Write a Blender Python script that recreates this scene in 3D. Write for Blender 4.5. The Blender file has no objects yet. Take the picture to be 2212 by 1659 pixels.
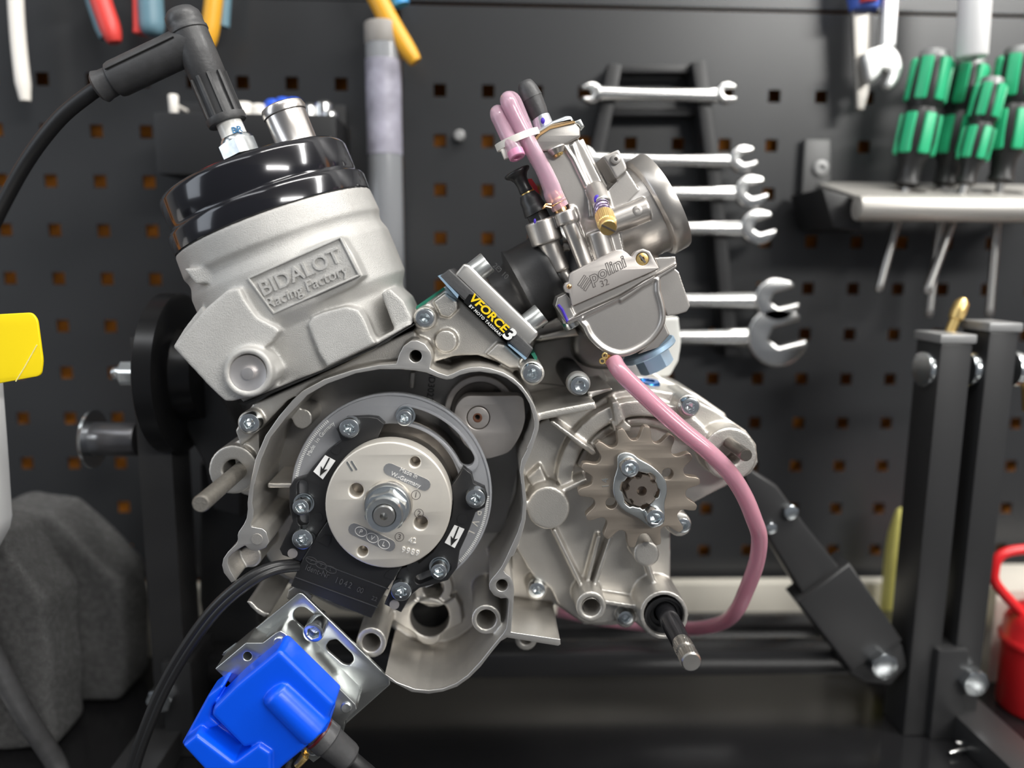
import bpy, bmesh, math, random
from mathutils import Vector, Matrix
random.seed(7)
PI = math.pi
scene = bpy.context.scene
COL = scene.collection

# ------------------------------------------------------------------ camera
FPX, CX, CY = 1661.0, 1106.0, 829.5
CAM = Vector((0.0, 0.0, 0.32))
_p, _y, _r = math.radians(9.0), math.radians(2.2), 0.009
fwd = Vector((math.sin(_y) * math.cos(_p), math.cos(_y) * math.cos(_p), -math.sin(_p)))
r0 = Vector((math.cos(_y), -math.sin(_y), 0))
u0 = r0.cross(fwd)
rgt = r0 * math.cos(_r) + u0 * math.sin(_r)
upv = u0 * math.cos(_r) - r0 * math.sin(_r)
cd = bpy.data.cameras.new('camera')
cam = bpy.data.objects.new('camera', cd)
COL.objects.link(cam)
m3 = Matrix((rgt, upv, -fwd)).transposed()
cam.matrix_world = Matrix.Translation(CAM) @ m3.to_4x4()
cd.sensor_width = 36.0
cd.lens = 36.0 * FPX / 2212.0
cd.clip_start = 0.01
cd.dof.use_dof = True
cd.dof.focus_distance = 0.392
cd.dof.aperture_fstop = 3.0
scene.camera = cam

# ------------------------------------------------------------------ world, lamps, exposure
w = bpy.data.worlds.new('room_air'); scene.world = w
w.use_nodes = True
w.node_tree.nodes['Background'].inputs[0].default_value = (0.86, 0.91, 1.0, 1)
w.node_tree.nodes['Background'].inputs[1].default_value = 0.14

def area(name, loc, target, sx, sy, power, col=(1, 1, 1)):
    l = bpy.data.lights.new(name, 'AREA'); l.shape = 'RECTANGLE'
    l.size, l.size_y, l.energy, l.color = sx, sy, power, col
    o = bpy.data.objects.new(name, l); COL.objects.link(o)
    o.location = loc
    d = Vector(target) - Vector(loc)
    o.rotation_euler = d.to_track_quat('-Z', 'Y').to_euler()
    return o
# ceiling LED tubes of the workshop, and daylight from a door far to the left
area('ceiling_tube_light', (0.50, -0.05, 1.65), (0.2, 0.45, 0.2), 1.3, 0.16, 18, (1.0, 0.98, 0.94))
area('ceiling_tube_light', (-0.75, -0.55, 1.65), (-0.1, 0.45, 0.2), 1.3, 0.16, 5, (0.97, 0.985, 1.0))
area('ceiling_tube_light', (1.75, -2.2, 1.70), (0.3, 0.6, 0.3), 1.5, 0.5, 90, (1.0, 0.985, 0.95))
area('ceiling_tube_light', (1.25, 0.05, 1.62), (0.5, 0.6, 0.2), 0.16, 1.3, 25, (1.0, 0.985, 0.95))
area('door_daylight', (-2.0, -0.5, 0.75), (0, 0.45, 0.25), 0.7, 1.5, 9, (0.85, 0.92, 1.0))

vs = scene.view_settings
vs.view_transform = 'Standard'; vs.look = 'None'; vs.gamma = 1.0
vs.use_curve_mapping = False
vs.exposure = 0.2

# ------------------------------------------------------------------ pixel -> world on a plane of constant depth
def W(px, py, Y):
    d = fwd + rgt * ((px - CX) / FPX) - upv * ((py - CY) / FPX)
    return CAM + d * (Y / d.y)
def mpp(px, py, Y):
    d = fwd + rgt * ((px - CX) / FPX) - upv * ((py - CY) / FPX)
    return (Y / d.y) / FPX
# photograph details studied at several magnifications: offset and scale of each
ZT = {'1': (340, 60, .27125), '2': (340, 460, .27125), '3': (1000, 150, .25316), '4': (860, 480, .30741),
      '5': (400, 760, .36166), '6': (1060, 760, .28933), '7': (1060, 1060, .28933), '8': (260, 1150, .42495),
      'A': (820, 680, .18083), 'B': (1180, 620, .217), 'C': (440, 1080, .18083), 'D': (820, 1180, .18987),
      'E': (1040, 330, .19893), 'G': (380, 1280, .22846), 'H': (1700, 380, .31353), 'J': (1400, 850, .48769)}
def z(k, *pts):
    ox, oy, s = ZT[k]
    if len(pts) == 1 and not isinstance(pts[0], (tuple, list)):
        raise ValueError
    return [(ox + s * a, oy + s * b) for a, b in pts]
def z1(k, a, b):
    ox, oy, s = ZT[k]
    return (ox + s * a, oy + s * b)
def zs(k, r):
    return ZT[k][2] * r

# ------------------------------------------------------------------ outlines
def smooth_loop(pts, n=4, closed=True):
    """Catmull-Rom through the points"""
    out = []
    N = len(pts)
    rng = range(N if closed else N - 1)
    for i in rng:
        p0 = pts[(i - 1) % N] if closed or i > 0 else pts[i]
        p1 = pts[i]
        p2 = pts[(i + 1) % N]
        p3 = pts[(i + 2) % N] if closed or i + 2 < N else p2
        for k in range(n):
            t = k / n
            q = []
            for a, b, c, d in zip(p0, p1, p2, p3):
                q.append(0.5 * (2 * b + (c - a) * t + (2 * a - 5 * b + 4 * c - d) * t * t + (3 * b - a - 3 * c + d) * t ** 3))
            out.append(tuple(q))
    if not closed:
        out.append(tuple(pts[-1]))
    return out
def round_poly(pts, r, n=4):
    """round every corner of a closed polygon with radius about r"""
    out = []
    N = len(pts)
    for i in range(N):
        a, b, c = Vector(pts[i - 1]), Vector(pts[i]), Vector(pts[(i + 1) % N])
        da, dc = (a - b), (c - b)
        k = min(r, da.length * .45, dc.length * .45)
        if k < 1e-9:
            out.append(tuple(b)); continue
        p, q = b + da.normalized() * k, b + dc.normalized() * k
        for j in range(n + 1):
            t = j / n
            out.append(tuple(p * (1 - t) ** 2 + b * 2 * t * (1 - t) + q * t * t))
    return out
def circle_px(cx, cy, r, n=32, ry=None, a0=0):
    ry = ry or r
    return [(cx + r * math.cos(a0 + 2 * PI * i / n), cy + ry * math.sin(a0 + 2 * PI * i / n)) for i in range(n)]
def slot_px(x0, y0, x1, y1, r, n=8):
    a = math.atan2(y1 - y0, x1 - x0)
    o = [(x1 + r * math.cos(a - PI / 2 + PI * i / n), y1 + r * math.sin(a - PI / 2 + PI * i / n)) for i in range(n + 1)]
    o += [(x0 + r * math.cos(a + PI / 2 + PI * i / n), y0 + r * math.sin(a + PI / 2 + PI * i / n)) for i in range(n + 1)]
    return o
def arc_slot(cx, cy, R, a0, a1, r, n=20):
    o = []
    for i in range(n + 1):
        a = a0 + (a1 - a0) * i / n
        o.append((cx + (R + r) * math.cos(a), cy + (R + r) * math.sin(a)))
    ex, ey = cx + R * math.cos(a1), cy + R * math.sin(a1)
    s = 1 if a1 > a0 else -1
    for i in range(1, 8):
        b = a1 + s * PI * i / 8
        o.append((ex + r * math.cos(b), ey + r * math.sin(b)))
    for i in range(n + 1):
        a = a1 + (a0 - a1) * i / n
        o.append((cx + (R - r) * math.cos(a), cy + (R - r) * math.sin(a)))
    ex, ey = cx + R * math.cos(a0), cy + R * math.sin(a0)
    for i in range(1, 8):
        b = a0 + PI + s * PI * i / 8
        o.append((ex + r * math.cos(b), ey + r * math.sin(b)))
    return o

# ------------------------------------------------------------------ mesh collector
class G:
    def __init__(s):
        s.v, s.f = [], []
    def add(s, vs, fs):
        o = len(s.v)
        s.v += [Vector(p) for p in vs]
        s.f += [tuple(o + i for i in f) for f in fs]
        return s
    def join(s, g):
        return s.add(g.v, g.f)
    # flat plate: loops (world x,z) on plane y0 back to y1, rounded edges; further loops are holes
    def loops(s, loops, y0, y1, bev=0.0, res=2):
        cu = bpy.data.curves.new('t', 'CURVE'); cu.dimensions = '2D'; cu.fill_mode = 'BOTH'
        h = abs(y1 - y0) / 2
        bev = min(bev, h * .9)
        cu.extrude = h - bev
        cu.bevel_depth = bev; cu.bevel_resolution = res
        cu.offset = -bev
        for lp in loops:
            sp = cu.splines.new('POLY'); sp.points.add(len(lp) - 1)
            for p, q in zip(sp.points, lp):
                p.co = (q[0], q[1], 0, 1)
            sp.use_cyclic_u = True
        ob = bpy.data.objects.new('t', cu)
        me = ob.to_mesh()
        ym = (y0 + y1) / 2
        s.add([(q.co.x, ym - q.co.z, q.co.y) for q in me.vertices], [tuple(p.vertices) for p in me.polygons])
        ob.to_mesh_clear()
        bpy.data.objects.remove(ob); bpy.data.curves.remove(cu)
        return s
    def plate(s, pts, y0, y1, bev=0.0, holes=(), res=2):
        L = [[(q.x, q.z) for q in (W(a, b, y0) for a, b in lp)] for lp in [pts] + list(holes)]
        return s.loops(L, y0, y1, bev, res)
    def text(s, txt, px, py, Y, size, ang=0, ext=.0004, shear=0, off=0, sx=1.0, align='CENTER', space=1.0, tilt=None, bev=0):
        cu = bpy.data.curves.new('t', 'FONT'); cu.body = txt
        cu.align_x = align; cu.align_y = 'CENTER'
        cu.size = 1; cu.extrude = ext; cu.shear = shear; cu.offset = off; cu.space_character = space
        cu.resolution_u = 3
        if bev:
            cu.bevel_depth = bev
        ob = bpy.data.objects.new('t', cu)
        me = ob.to_mesh()
        c = W(px, py, Y); sz = size * mpp(px, py, Y)
        ca, sa = math.cos(ang), math.sin(ang)
        vs = []
        for q in me.vertices:
            a, b = q.co.x * sx * sz, q.co.y * sz
            p = Vector((a * ca - b * sa, 0, a * sa + b * ca))
            vs.append(c + p + Vector((0, -max(-ext, min(ext, q.co.z)) - ext, 0)))
        s.add(vs, [tuple(p.vertices) for p in me.polygons])
        ob.to_mesh_clear()
        bpy.data.objects.remove(ob); bpy.data.curves.remove(cu)
        return s
    # turned shape: (radius, distance along axis) pairs
    def lathe(s, prof, org, axis, seg=32, cap=True, scale2=1.0, ref=None):
        ax = Vector(axis).normalized()
        t = Vector(ref) if ref else (Vector((0, 0, 1)) if abs(ax.z) < .9 else Vector((1, 0, 0)))
        e1 = (t - ax * t.dot(ax)).normalized(); e2 = ax.cross(e1)
        vs, fs = [], []
        for r, d in prof:
            r = max(r, 1e-5)
            for i in range(seg):
                a = 2 * PI * i / seg
                vs.append(Vector(org) + ax * d + (e1 * math.cos(a) + e2 * math.sin(a) * scale2) * r)
        for k in range(len(prof) - 1):
            for i in range(seg):
                j = (i + 1) % seg
                fs.append((k * seg + i, k * seg + j, (k + 1) * seg + j, (k + 1) * seg + i))
        if cap:
            fs.append(tuple(range(seg))[::-1])
            fs.append(tuple((len(prof) - 1) * seg + i for i in range(seg)))
        return s.add(vs, fs)
    def cyl(s, p0, p1, r0, r1=None, seg=24, bev=0.0):
        p0, p1 = Vector(p0), Vector(p1)
        r1 = r0 if r1 is None else r1
        L = (p1 - p0).length
        b = min(bev, L * .4, r0 * .5, r1 * .5)
        pr = [(r0 - b, 0), (r0 - b * .3, b * .3), (r0, b), (r1, L - b), (r1 - b * .3, L - b * .3), (r1 - b, L)] if b else [(r0, 0), (r1, L)]
        return s.lathe(pr, p0, p1 - p0, seg)
    # round (or oval) tube along points
    def tube(s, pts, r, seg=12, cap=True, up=None):
        pts = [Vector(p) for p in pts]
        n = len(pts)
        rs = r if isinstance(r, (list, tuple)) else [r] * n
        tg = [(pts[min(i + 1, n - 1)] - pts[max(i - 1, 0)]).normalized() for i in range(n)]
        e = Vector((0, 1, 0)) if abs(tg[0].y) < .9 else Vector((1, 0, 0))
        e = (e - tg[0] * e.dot(tg[0])).normalized()
        vs, fs = [], []
        for i in range(n):
            e = (e - tg[i] * e.dot(tg[i])).normalized()
            b = tg[i].cross(e)
            for k in range(seg):
                a = 2 * PI * k / seg
                vs.append(pts[i] + (e * math.cos(a) + b * math.sin(a)) * rs[i])
        for i in range(n - 1):
            for k in range(seg):
                j = (k + 1) % seg
                fs.append((i * seg + k, i * seg + j, (i + 1) * seg + j, (i + 1) * seg + k))
        if cap:
            fs.append(tuple(range(seg))[::-1])
            fs.append(tuple((n - 1) * seg + k for k in range(seg)))
        return s.add(vs, fs)
    def hose(s, pts, r, wall, seg=24):
        a, b = G(), G()
        rs = r if isinstance(r, (list, tuple)) else [r] * len(pts)
        a.tube(pts, rs, seg, cap=False); b.tube(pts, [q * wall for q in rs], seg, cap=False)
        n = len(a.v)
        s.add(a.v + b.v, a.f + [tuple(n + i for i in reversed(f)) for f in b.f]
              + [(i, n + i, n + (i + 1) % seg, (i + 1) % seg) for i in range(seg)]
              + [(n - seg + (i + 1) % seg, 2 * n - seg + (i + 1) % seg, 2 * n - seg + i, n - seg + i) for i in range(seg)])
        return s
    def box(s, c, sx, sy, sz, ex=(1, 0, 0), ez=(0, 0, 1), bev=0.0):
        ex, ez = Vector(ex).normalized(), Vector(ez).normalized()
        ey = ez.cross(ex)
        bm = bmesh.new()
        bmesh.ops.create_cube(bm, size=1)
        for q in bm.verts:
            q.co = Vector((q.co.x * sx, q.co.y * sy, q.co.z * sz))
        if bev:
            bmesh.ops.bevel(bm, geom=list(bm.edges), offset=bev, segments=2, affect='EDGES', profile=.6)
        c = Vector(c)
        bm.verts.index_update()
        s.add([c + ex * q.co.x + ey * q.co.y + ez * q.co.z for q in bm.verts], [tuple(q.index for q in f.verts) for f in bm.faces])
        bm.free()
        return s
    def ball(s, c, r, sx=1, sy=1, sz=1, seg=16):
        pr = []
        vs, fs = [], []
        n = seg // 2
        for i in range(n + 1):
            th = PI * i / n
            for k in range(seg):
                a = 2 * PI * k / seg
                vs.append(Vector(c) + Vector((max(math.sin(th), 1e-4) * math.cos(a) * sx, max(math.sin(th), 1e-4) * math.sin(a) * sy, math.cos(th) * sz)) * r)
        for i in range(n):
            for k in range(seg):
                j = (k + 1) % seg
                fs.append((i * seg + k, (i + 1) * seg + k, (i + 1) * seg + j, i * seg + j))
        return s.add(vs, fs)
    # socket-head screw whose head faces -axis... head top at org, body runs along axis
    def screw(s, org, axis, r, h, kind='hex', rec=.52, seg=24, shank=0, shank_r=None, spin=.3):
        ax = Vector(axis).normalized()
        t = Vector((0, 0, 1)) if abs(ax.z) < .9 else Vector((1, 0, 0))
        e1 = (t - ax * t.dot(ax)).normalized(); e2 = ax.cross(e1)
        def ring(fn, d):
            return [Vector(org) + ax * d + (e1 * math.cos(a) + e2 * math.sin(a)) * fn(a) for a in [2 * PI * i / seg for i in range(seg)]]
        def rf(sc):
            def hexr(a):
                b = (a - spin) % (PI / 3) - PI / 6
                return r * rec * sc * .87 / math.cos(b)
            def torx(a):
                return r * rec * sc * (.86 + .16 * math.cos(6 * (a - spin)))
            return {'hex': hexr, 'torx': torx}.get(kind, lambda a: r * rec * sc)
        c = r * .1
        rings = [ring(lambda a: r, h), ring(lambda a: r, c), ring(lambda a: r - c * .35, c * .3), ring(lambda a: r - c, 0),
                 ring(rf(1.1), 0), ring(rf(1.0), c * .7), ring(rf(1.0), h * .62), ring(lambda a: r * .1, h * .8)]
        if shank:
            q = shank_r or r * .58
            rings = [ring(lambda a: q, h + shank), ring(lambda a: q, h)] + rings
        vs = [p for R in rings for p in R]
        fs = []
        for k in range(len(rings) - 1):
            for i in range(seg):
                j = (i + 1) % seg
                fs.append((k * seg + i, k * seg + j, (k + 1) * seg + j, (k + 1) * seg + i))
        fs.append(tuple(range(seg))[::-1])
        fs.append(tuple((len(rings) - 1) * seg + i for i in range(seg)))
        return s.add(vs, fs)
    def hexnut(s, org, axis, r, h, spin=0.0, hole=0.0):
        ax = Vector(axis).normalized()
        t = Vector((0, 0, 1)) if abs(ax.z) < .9 else Vector((1, 0, 0))
        e1 = (t - ax * t.dot(ax)).normalized(); e2 = ax.cross(e1)
        seg = 36
        def ring(fn, d):
            return [Vector(org) + ax * (d(a) if callable(d) else d) + (e1 * math.cos(a) + e2 * math.sin(a)) * fn(a) for a in [2 * PI * i / seg for i in range(seg)]]
        hx = lambda a: r * .866 / math.cos((a - spin) % (PI / 3) - PI / 6)
        ch = lambda a: (hx(a) - r * .866) * .55
        rings = [ring(hx, h), ring(hx, ch), ring(lambda a: r * .85, 0)]
        if hole:
            rings += [ring(lambda a: hole, 0), ring(lambda a: hole, h)]
        vs = [p for R in rings for p in R]
        fs = []
        for k in range(len(rings) - 1):
            for i in range(seg):
                j = (i + 1) % seg
                fs.append((k * seg + i, k * seg + j, (k + 1) * seg + j, (k + 1) * seg + i))
        if hole:
            k = len(rings) - 1
            for i in range(seg):
                j = (i + 1) % seg
                fs.append((k * seg + i, k * seg + j, j, i))
        else:
            fs.append(tuple(range(seg))[::-1])
            fs.append(tuple((len(rings) - 1) * seg + i for i in range(seg)))
        return s.add(vs, fs)
    def mesh(s, name):
        me = bpy.data.meshes.new(name)
        me.from_pydata([tuple(p) for p in s.v], [], s.f)
        bm = bmesh.new(); bm.from_mesh(me)
        bmesh.ops.remove_doubles(bm, verts=bm.verts, dist=1e-7)
        bmesh.ops.recalc_face_normals(bm, faces=bm.faces)
        bm.to_mesh(me); bm.free()
        return me
    # castings: the pieces grow together into one skin with soft fillets
    def cast(s, voxel, it=3, fac=.5):
        me = s.mesh('t')
        ob = bpy.data.objects.new('t', me); COL.objects.link(ob)
        md = ob.modifiers.new('r', 'REMESH'); md.mode = 'VOXEL'; md.voxel_size = voxel; md.adaptivity = 0
        if it:
            sm = ob.modifiers.new('s', 'SMOOTH'); sm.factor = fac; sm.iterations = it
        dg = bpy.context.evaluated_depsgraph_get()
        out = bpy.data.meshes.new_from_object(ob.evaluated_get(dg))
        bpy.data.objects.remove(ob); bpy.data.meshes.remove(me)
        return out

WL = {}
def put(name, geo, mat, parent=None, smooth=35, **props):
    me = geo.mesh(name) if isinstance(geo, G) else geo
    me.name = name
    if len(me.vertices) == 0:
        raise ValueError(name)
    lo = Vector((min(q.co.x for q in me.vertices), min(q.co.y for q in me.vertices), min(q.co.z for q in me.vertices)))
    hi = Vector((max(q.co.x for q in me.vertices), max(q.co.y for q in me.vertices), max(q.co.z for q in me.vertices)))
    c = (lo + hi) / 2
    if parent is None:
        c.z = lo.z
    me.transform(Matrix.Translation(-c))
    me.materials.clear(); me.materials.append(mat)
    if smooth is not None:
        me.shade_smooth()
        if smooth < 180:
            me.set_sharp_from_angle(angle=math.radians(smooth))
    o = bpy.data.objects.new(name, me); COL.objects.link(o)
    if parent is not None:
        o.parent = parent
        o.location = c - WL[parent.name]
    else:
        o.location = c
    WL[o.name] = c
    for k, q in props.items():
        o[k] = q
    return o
def thing(name, loc, label, category, group=None):
    o = bpy.data.objects.new(name, None); COL.objects.link(o)
    o.empty_display_size = .02
    o.location = loc; WL[o.name] = Vector(loc)
    o['label'] = label; o['category'] = category
    if group:
        o['group'] = group
    return o

# ------------------------------------------------------------------ materials
def mat(name, col, metal=0.0, rough=.5, bump=None, mottle=None, trans=0, coat=0, spec=None, sheen=0, ior=None, alpha=None, aniso=0, sub=0):
    """bump=(scale, strength, distance in m); mottle=(scale, amount) varies colour and gloss a little"""
    m = bpy.data.materials.new(name); m.use_nodes = True
    nt = m.node_tree; b = nt.nodes['Principled BSDF']
    b.inputs['Base Color'].default_value = (*col, 1)
    b.inputs['Metallic'].default_value = metal
    b.inputs['Roughness'].default_value = rough
    if trans: b.inputs['Transmission Weight'].default_value = trans
    if coat: b.inputs['Coat Weight'].default_value = coat; b.inputs['Coat Roughness'].default_value = .08
    if spec is not None: b.inputs['Specular IOR Level'].default_value = spec
    if sheen: b.inputs['Sheen Weight'].default_value = sheen
    if ior: b.inputs['IOR'].default_value = ior
    if alpha is not None: b.inputs['Alpha'].default_value = alpha
    if sub:
        b.inputs['Subsurface Weight'].default_value = sub; b.inputs['Subsurface Scale'].default_value = .004
        b.inputs['Subsurface Radius'].default_value = (1, .5, .6)
    tc = nt.nodes.new('ShaderNodeNewGeometry')
    if bump:
        n = nt.nodes.new('ShaderNodeTexNoise'); n.inputs['Scale'].default_value = bump[0]; n.inputs['Detail'].default_value = 3
        nt.links.new(tc.outputs['Position'], n.inputs['Vector'])
        bp = nt.nodes.new('ShaderNodeBump'); bp.inputs['Strength'].default_value = bump[1]; bp.inputs['Distance'].default_value = bump[2]
        nt.links.new(n.outputs['Fac'], bp.inputs['Height']); nt.links.new(bp.outputs['Normal'], b.inputs['Normal'])
    if mottle:
        n = nt.nodes.new('ShaderNodeTexNoise'); n.inputs['Scale'].default_value = mottle[0]; n.inputs['Detail'].default_value = 5
        nt.links.new(tc.outputs['Position'], n.inputs['Vector'])
        r = nt.nodes.new('ShaderNodeMapRange'); r.inputs[1].default_value = .3; r.inputs[2].default_value = .7
        r.inputs[3].default_value = 1 - mottle[1]; r.inputs[4].default_value = 1 + mottle[1]
        nt.links.new(n.outputs['Fac'], r.inputs[0])
        mx = nt.nodes.new('ShaderNodeVectorMath'); mx.operation = 'SCALE'
        mx.inputs[0].default_value = col
        nt.links.new(r.outputs[0], mx.inputs['Scale']); nt.links.new(mx.outputs[0], b.inputs['Base Color'])
        r2 = nt.nodes.new('ShaderNodeMapRange'); r2.inputs[1].default_value = .3; r2.inputs[2].default_value = .7
        r2.inputs[3].default_value = rough * (1 + mottle[1]); r2.inputs[4].default_value = rough * (1 - mottle[1])
        nt.links.new(n.outputs['Fac'], r2.inputs[0]); nt.links.new(r2.outputs[0], b.inputs['Roughness'])
    return m
M = {
 'cyl': mat('blasted_cast_aluminium', (.53, .52, .50), .45, .52, (2400, .75, .0004), (60, .07)),
 'cast': mat('cast_aluminium', (.60, .575, .535), .8, .40, (1900, .4, .0003), (45, .10)),
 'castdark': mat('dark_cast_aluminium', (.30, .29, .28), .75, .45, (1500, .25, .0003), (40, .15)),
 'mach': mat('machined_aluminium', (.68, .66, .63), .85, .33, (3500, .08, .0001), (120, .06)),
 'carb': mat('die_cast_carburettor', (.50, .475, .45), .85, .36, (2400, .12, .0002), (70, .07)),
 'plate': mat('satin_steel_plate', (.60, .56, .53), .75, .42, (4000, .08, .0001), (90, .05)),
 'zinc': mat('zinc_plated_steel', (.74, .78, .80), 1.0, .22, None, (300, .10)),
 'zincp': mat('zinc_bracket_steel', (.62, .64, .63), .95, .30, None, (35, .10)),
 'steel': mat('turned_steel', (.62, .60, .57), 1.0, .30, None, (80, .08)),
 'fly': mat('flywheel_steel', (.84, .79, .71), .65, .42, (5000, .06, .0001), (50, .07)),
 'sprocket': mat('brown_steel_sprocket', (.42, .36, .30), .8, .40, (3000, .10, .0001), (40, .15)),
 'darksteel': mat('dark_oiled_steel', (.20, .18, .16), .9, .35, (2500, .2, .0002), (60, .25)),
 'rusty': mat('rough_threaded_steel', (.30, .28, .25), .8, .45, (1800, .6, .0005), (200, .25)),
 'blackgloss': mat('black_anodised_gloss', (.012, .012, .016), .3, .16, None, None, coat=.6),
 'rubber': mat('black_rubber', (.014, .014, .015), 0, .45, (900, .15, .0003), None),
 'rubberg': mat('grey_black_rubber', (.055, .055, .057), 0, .45, (700, .3, .0003), (150, .2)),
 'bplast': mat('black_plastic', (.018, .018, .019), 0, .36, (1500, .12, .0002), None),
 'bpaint': mat('black_powder_paint', (.026, .026, .027), 0, .38, (1200, .2, .0002), None),
 'blue': mat('blue_coil_plastic', (.0, .085, .80), 0, .34, (400, .05, .0003), None),
 'ceramic': mat('white_ceramic', (.86, .85, .81), 0, .2),
 'ink': mat('blue_ink', (.10, .30, .55), 0, .5),
 'pen': mat('violet_marker', (.07, .03, .50), 0, .5),
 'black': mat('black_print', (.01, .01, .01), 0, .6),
 'white': mat('white_print', (.85, .85, .84), 0, .5),
 'yellow': mat('yellow_print', (.90, .62, .01), 0, .45),
 'brass': mat('brass', (.86, .62, .25), .9, .36),
 'copper': mat('copper_brass', (.82, .50, .24), 1.0, .25),
 'pink': mat('pink_fuel_hose', (.84, .46, .57), 0, .16, None, None, trans=.55, ior=1.4),
 'pinkc': mat('clear_pink_hose', (.97, .72, .84), 0, .06, None, None, trans=.68, ior=1.40),
 'nylon': mat('white_nylon', (.86, .82, .76), 0, .4),
 'clear': mat('smoky_clear_plastic', (.62, .63, .66), 0, .14, None, None, trans=.55, ior=1.3),
 'red': mat('red_plastic', (.62, .02, .03), 0, .35),
 'bluean': mat('blue_anodised', (.02, .16, .52), .8, .22),
 'zincblue': mat('blue_zinc', (.42, .60, .78), .6, .38),
 'green': mat('green_gasket', (.01, .16, .10), 0, .5),
 'engrave': mat('dark_engraving', (.14, .125, .12), .4, .55),
 'cork': mat('brown_paper_gasket', (.42, .26, .11), 0, .6),
}
# ================================================================== structure of the place
BENCH_Z = 0.0
YB = 0.615                     # pegboard plane
M['bench'] = mat('black_bench_laminate', (.012, .012, .013), 0, .16, (300, .03, .0003), None)
M['peg'] = mat('grey_black_pegboard_paint', (.027, .028, .030), 0, .32, (900, .05, .0002), None)
M['wood'] = mat('orange_brown_board', (.80, .28, .03), 0, .7, None, (25, .2))
M['stamp'] = mat('bright_stamping', (.85, .83, .80), .3, .4)
M['dullp'] = mat('dull_name_plate', (.40, .40, .41), .8, .45, None, (200, .1))
M['beige'] = mat('beige_board', (.62, .59, .52), 0, .5, None, (20, .06))

put('floor', G().box((0, -.2, -.91), 6, 4.4, .02), mat('workshop_floor', (.22, .22, .22), 0, .5, None, (3, .2)), kind='structure', smooth=None)
put('wall_back', G().box((0, YB + .060, .4), 6, .02, 2.65), mat('grey_wall_paint', (.30, .30, .30), 0, .8), kind='structure', smooth=None)
put('wooden_backing', G().box((.2, YB + .036, .42), 1.8, .018, .84), M['wood'], smooth=None, label='orange-brown wooden board showing through the pegboard holes', category='board')
put('ceiling', G().box((0, -.2, 1.75), 6, 4.4, .02), mat('white_ceiling', (.7, .7, .68), 0, .8), kind='structure', smooth=None)

# ================================================================== engine
RIM = .378
base = W(1000, 1490, .42)
ENG = thing('engine', base, 'bare aluminium two-stroke engine with tilted cylinder, carburettor, flywheel and sprocket, held on the stand', 'engine')

# ---------------- flywheel housing wall: outer edge, then inner edge back
outer = (z('C', (330, 990), (240, 870), (218, 780), (235, 700), (290, 620), (390, 525), (408, 470), (405, 420), (418, 380), (480, 290), (512, 220), (526, 110))
         + z('5', (372, 900), (385, 800), (420, 640), (480, 500), (560, 385), (640, 290), (700, 235), (830, 165), (1000, 110), (1150, 80), (1262, 72))
         + z('A', (232, 480), (285, 375), (375, 312), (450, 308), (540, 350), (608, 440), (625, 520), (600, 640), (700, 690), (810, 725), (880, 700), (960, 660), (1080, 628), (1200, 620), (1320, 640), (1480, 690), (1600, 760), (1700, 850), (1780, 960), (1850, 1080), (1890, 1200), (1908, 1290), (1900, 1370), (1870, 1470), (1815, 1640))
         + z('5', (2030, 680), (2021, 720), (2030, 800), (2040, 900), (2035, 1000), (2010, 1100), (1965, 1215))
         + z('D', (1500, 120), (1440, 230), (1412, 282), (1435, 312), (1490, 350), (1520, 420), (1530, 500), (1525, 640), (1512, 800), (1495, 978), (2055, 1060), (2060, 1118), (2030, 1135), (1450, 1040), (1380, 1080), (1280, 1200), (1150, 1370), (1020, 1500), (880, 1600), (720, 1655), (560, 1680))
         + z('8', (1480, 812), (1370, 755)))
inner = (z('D', (60, 1450), (200, 1550), (400, 1625), (560, 1640), (720, 1620), (870, 1560), (1000, 1470), (1150, 1310), (1300, 1120), (1405, 995), (1440, 940), (1455, 860), (1462, 760), (1470, 650), (1468, 604), (1440, 590), (1380, 595), (1300, 560), (1250, 490), (1245, 430), (1270, 380), (1330, 310), (1390, 230), (1440, 130), (1490, 20))
         + z('5', (1985, 1080), (2010, 1000), (2018, 900), (2010, 800), (1998, 710), (2010, 645), (2045, 580))
         + z('A', (1760, 1590), (1810, 1480), (1850, 1350), (1850, 1270), (1830, 1180), (1790, 1060), (1720, 940), (1640, 850), (1520, 760), (1400, 710), (1200, 680), (1080, 690), (960, 720), (870, 765), (800, 775), (720, 755), (560, 690), (420, 665), (250, 650), (0, 650))
         + z('5', (1020, 128), (850, 190), (730, 258), (600, 395), (510, 510), (455, 640), (410, 800), (400, 905))
         + z('C', (597, 130), (588, 220), (562, 290), (572, 322), (700, 345), (745, 380), (782, 500), (740, 570), (640, 610), (560, 600), (492, 545), (430, 580), (350, 630), (292, 690), (285, 760), (320, 850), (385, 965)))
wall_poly = outer + inner
top_hole = circle_px(*z1('A', 430, 495), zs('A', 75), 20)
side_hole = circle_px(*z1('D', 1392, 445), zs('D', 68), 20)
case = G()
case.plate(wall_poly, RIM + .0006, .438, 0, holes=[top_hole, side_hole])
# low corner piece of the wall, seen under the cable
frag = z('C', (505, 1210), (560, 1280), (640, 1360), (730, 1410), (800, 1362), (720, 1340), (640, 1290), (570, 1215))
case.plate(frag, .392, .438)
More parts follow.
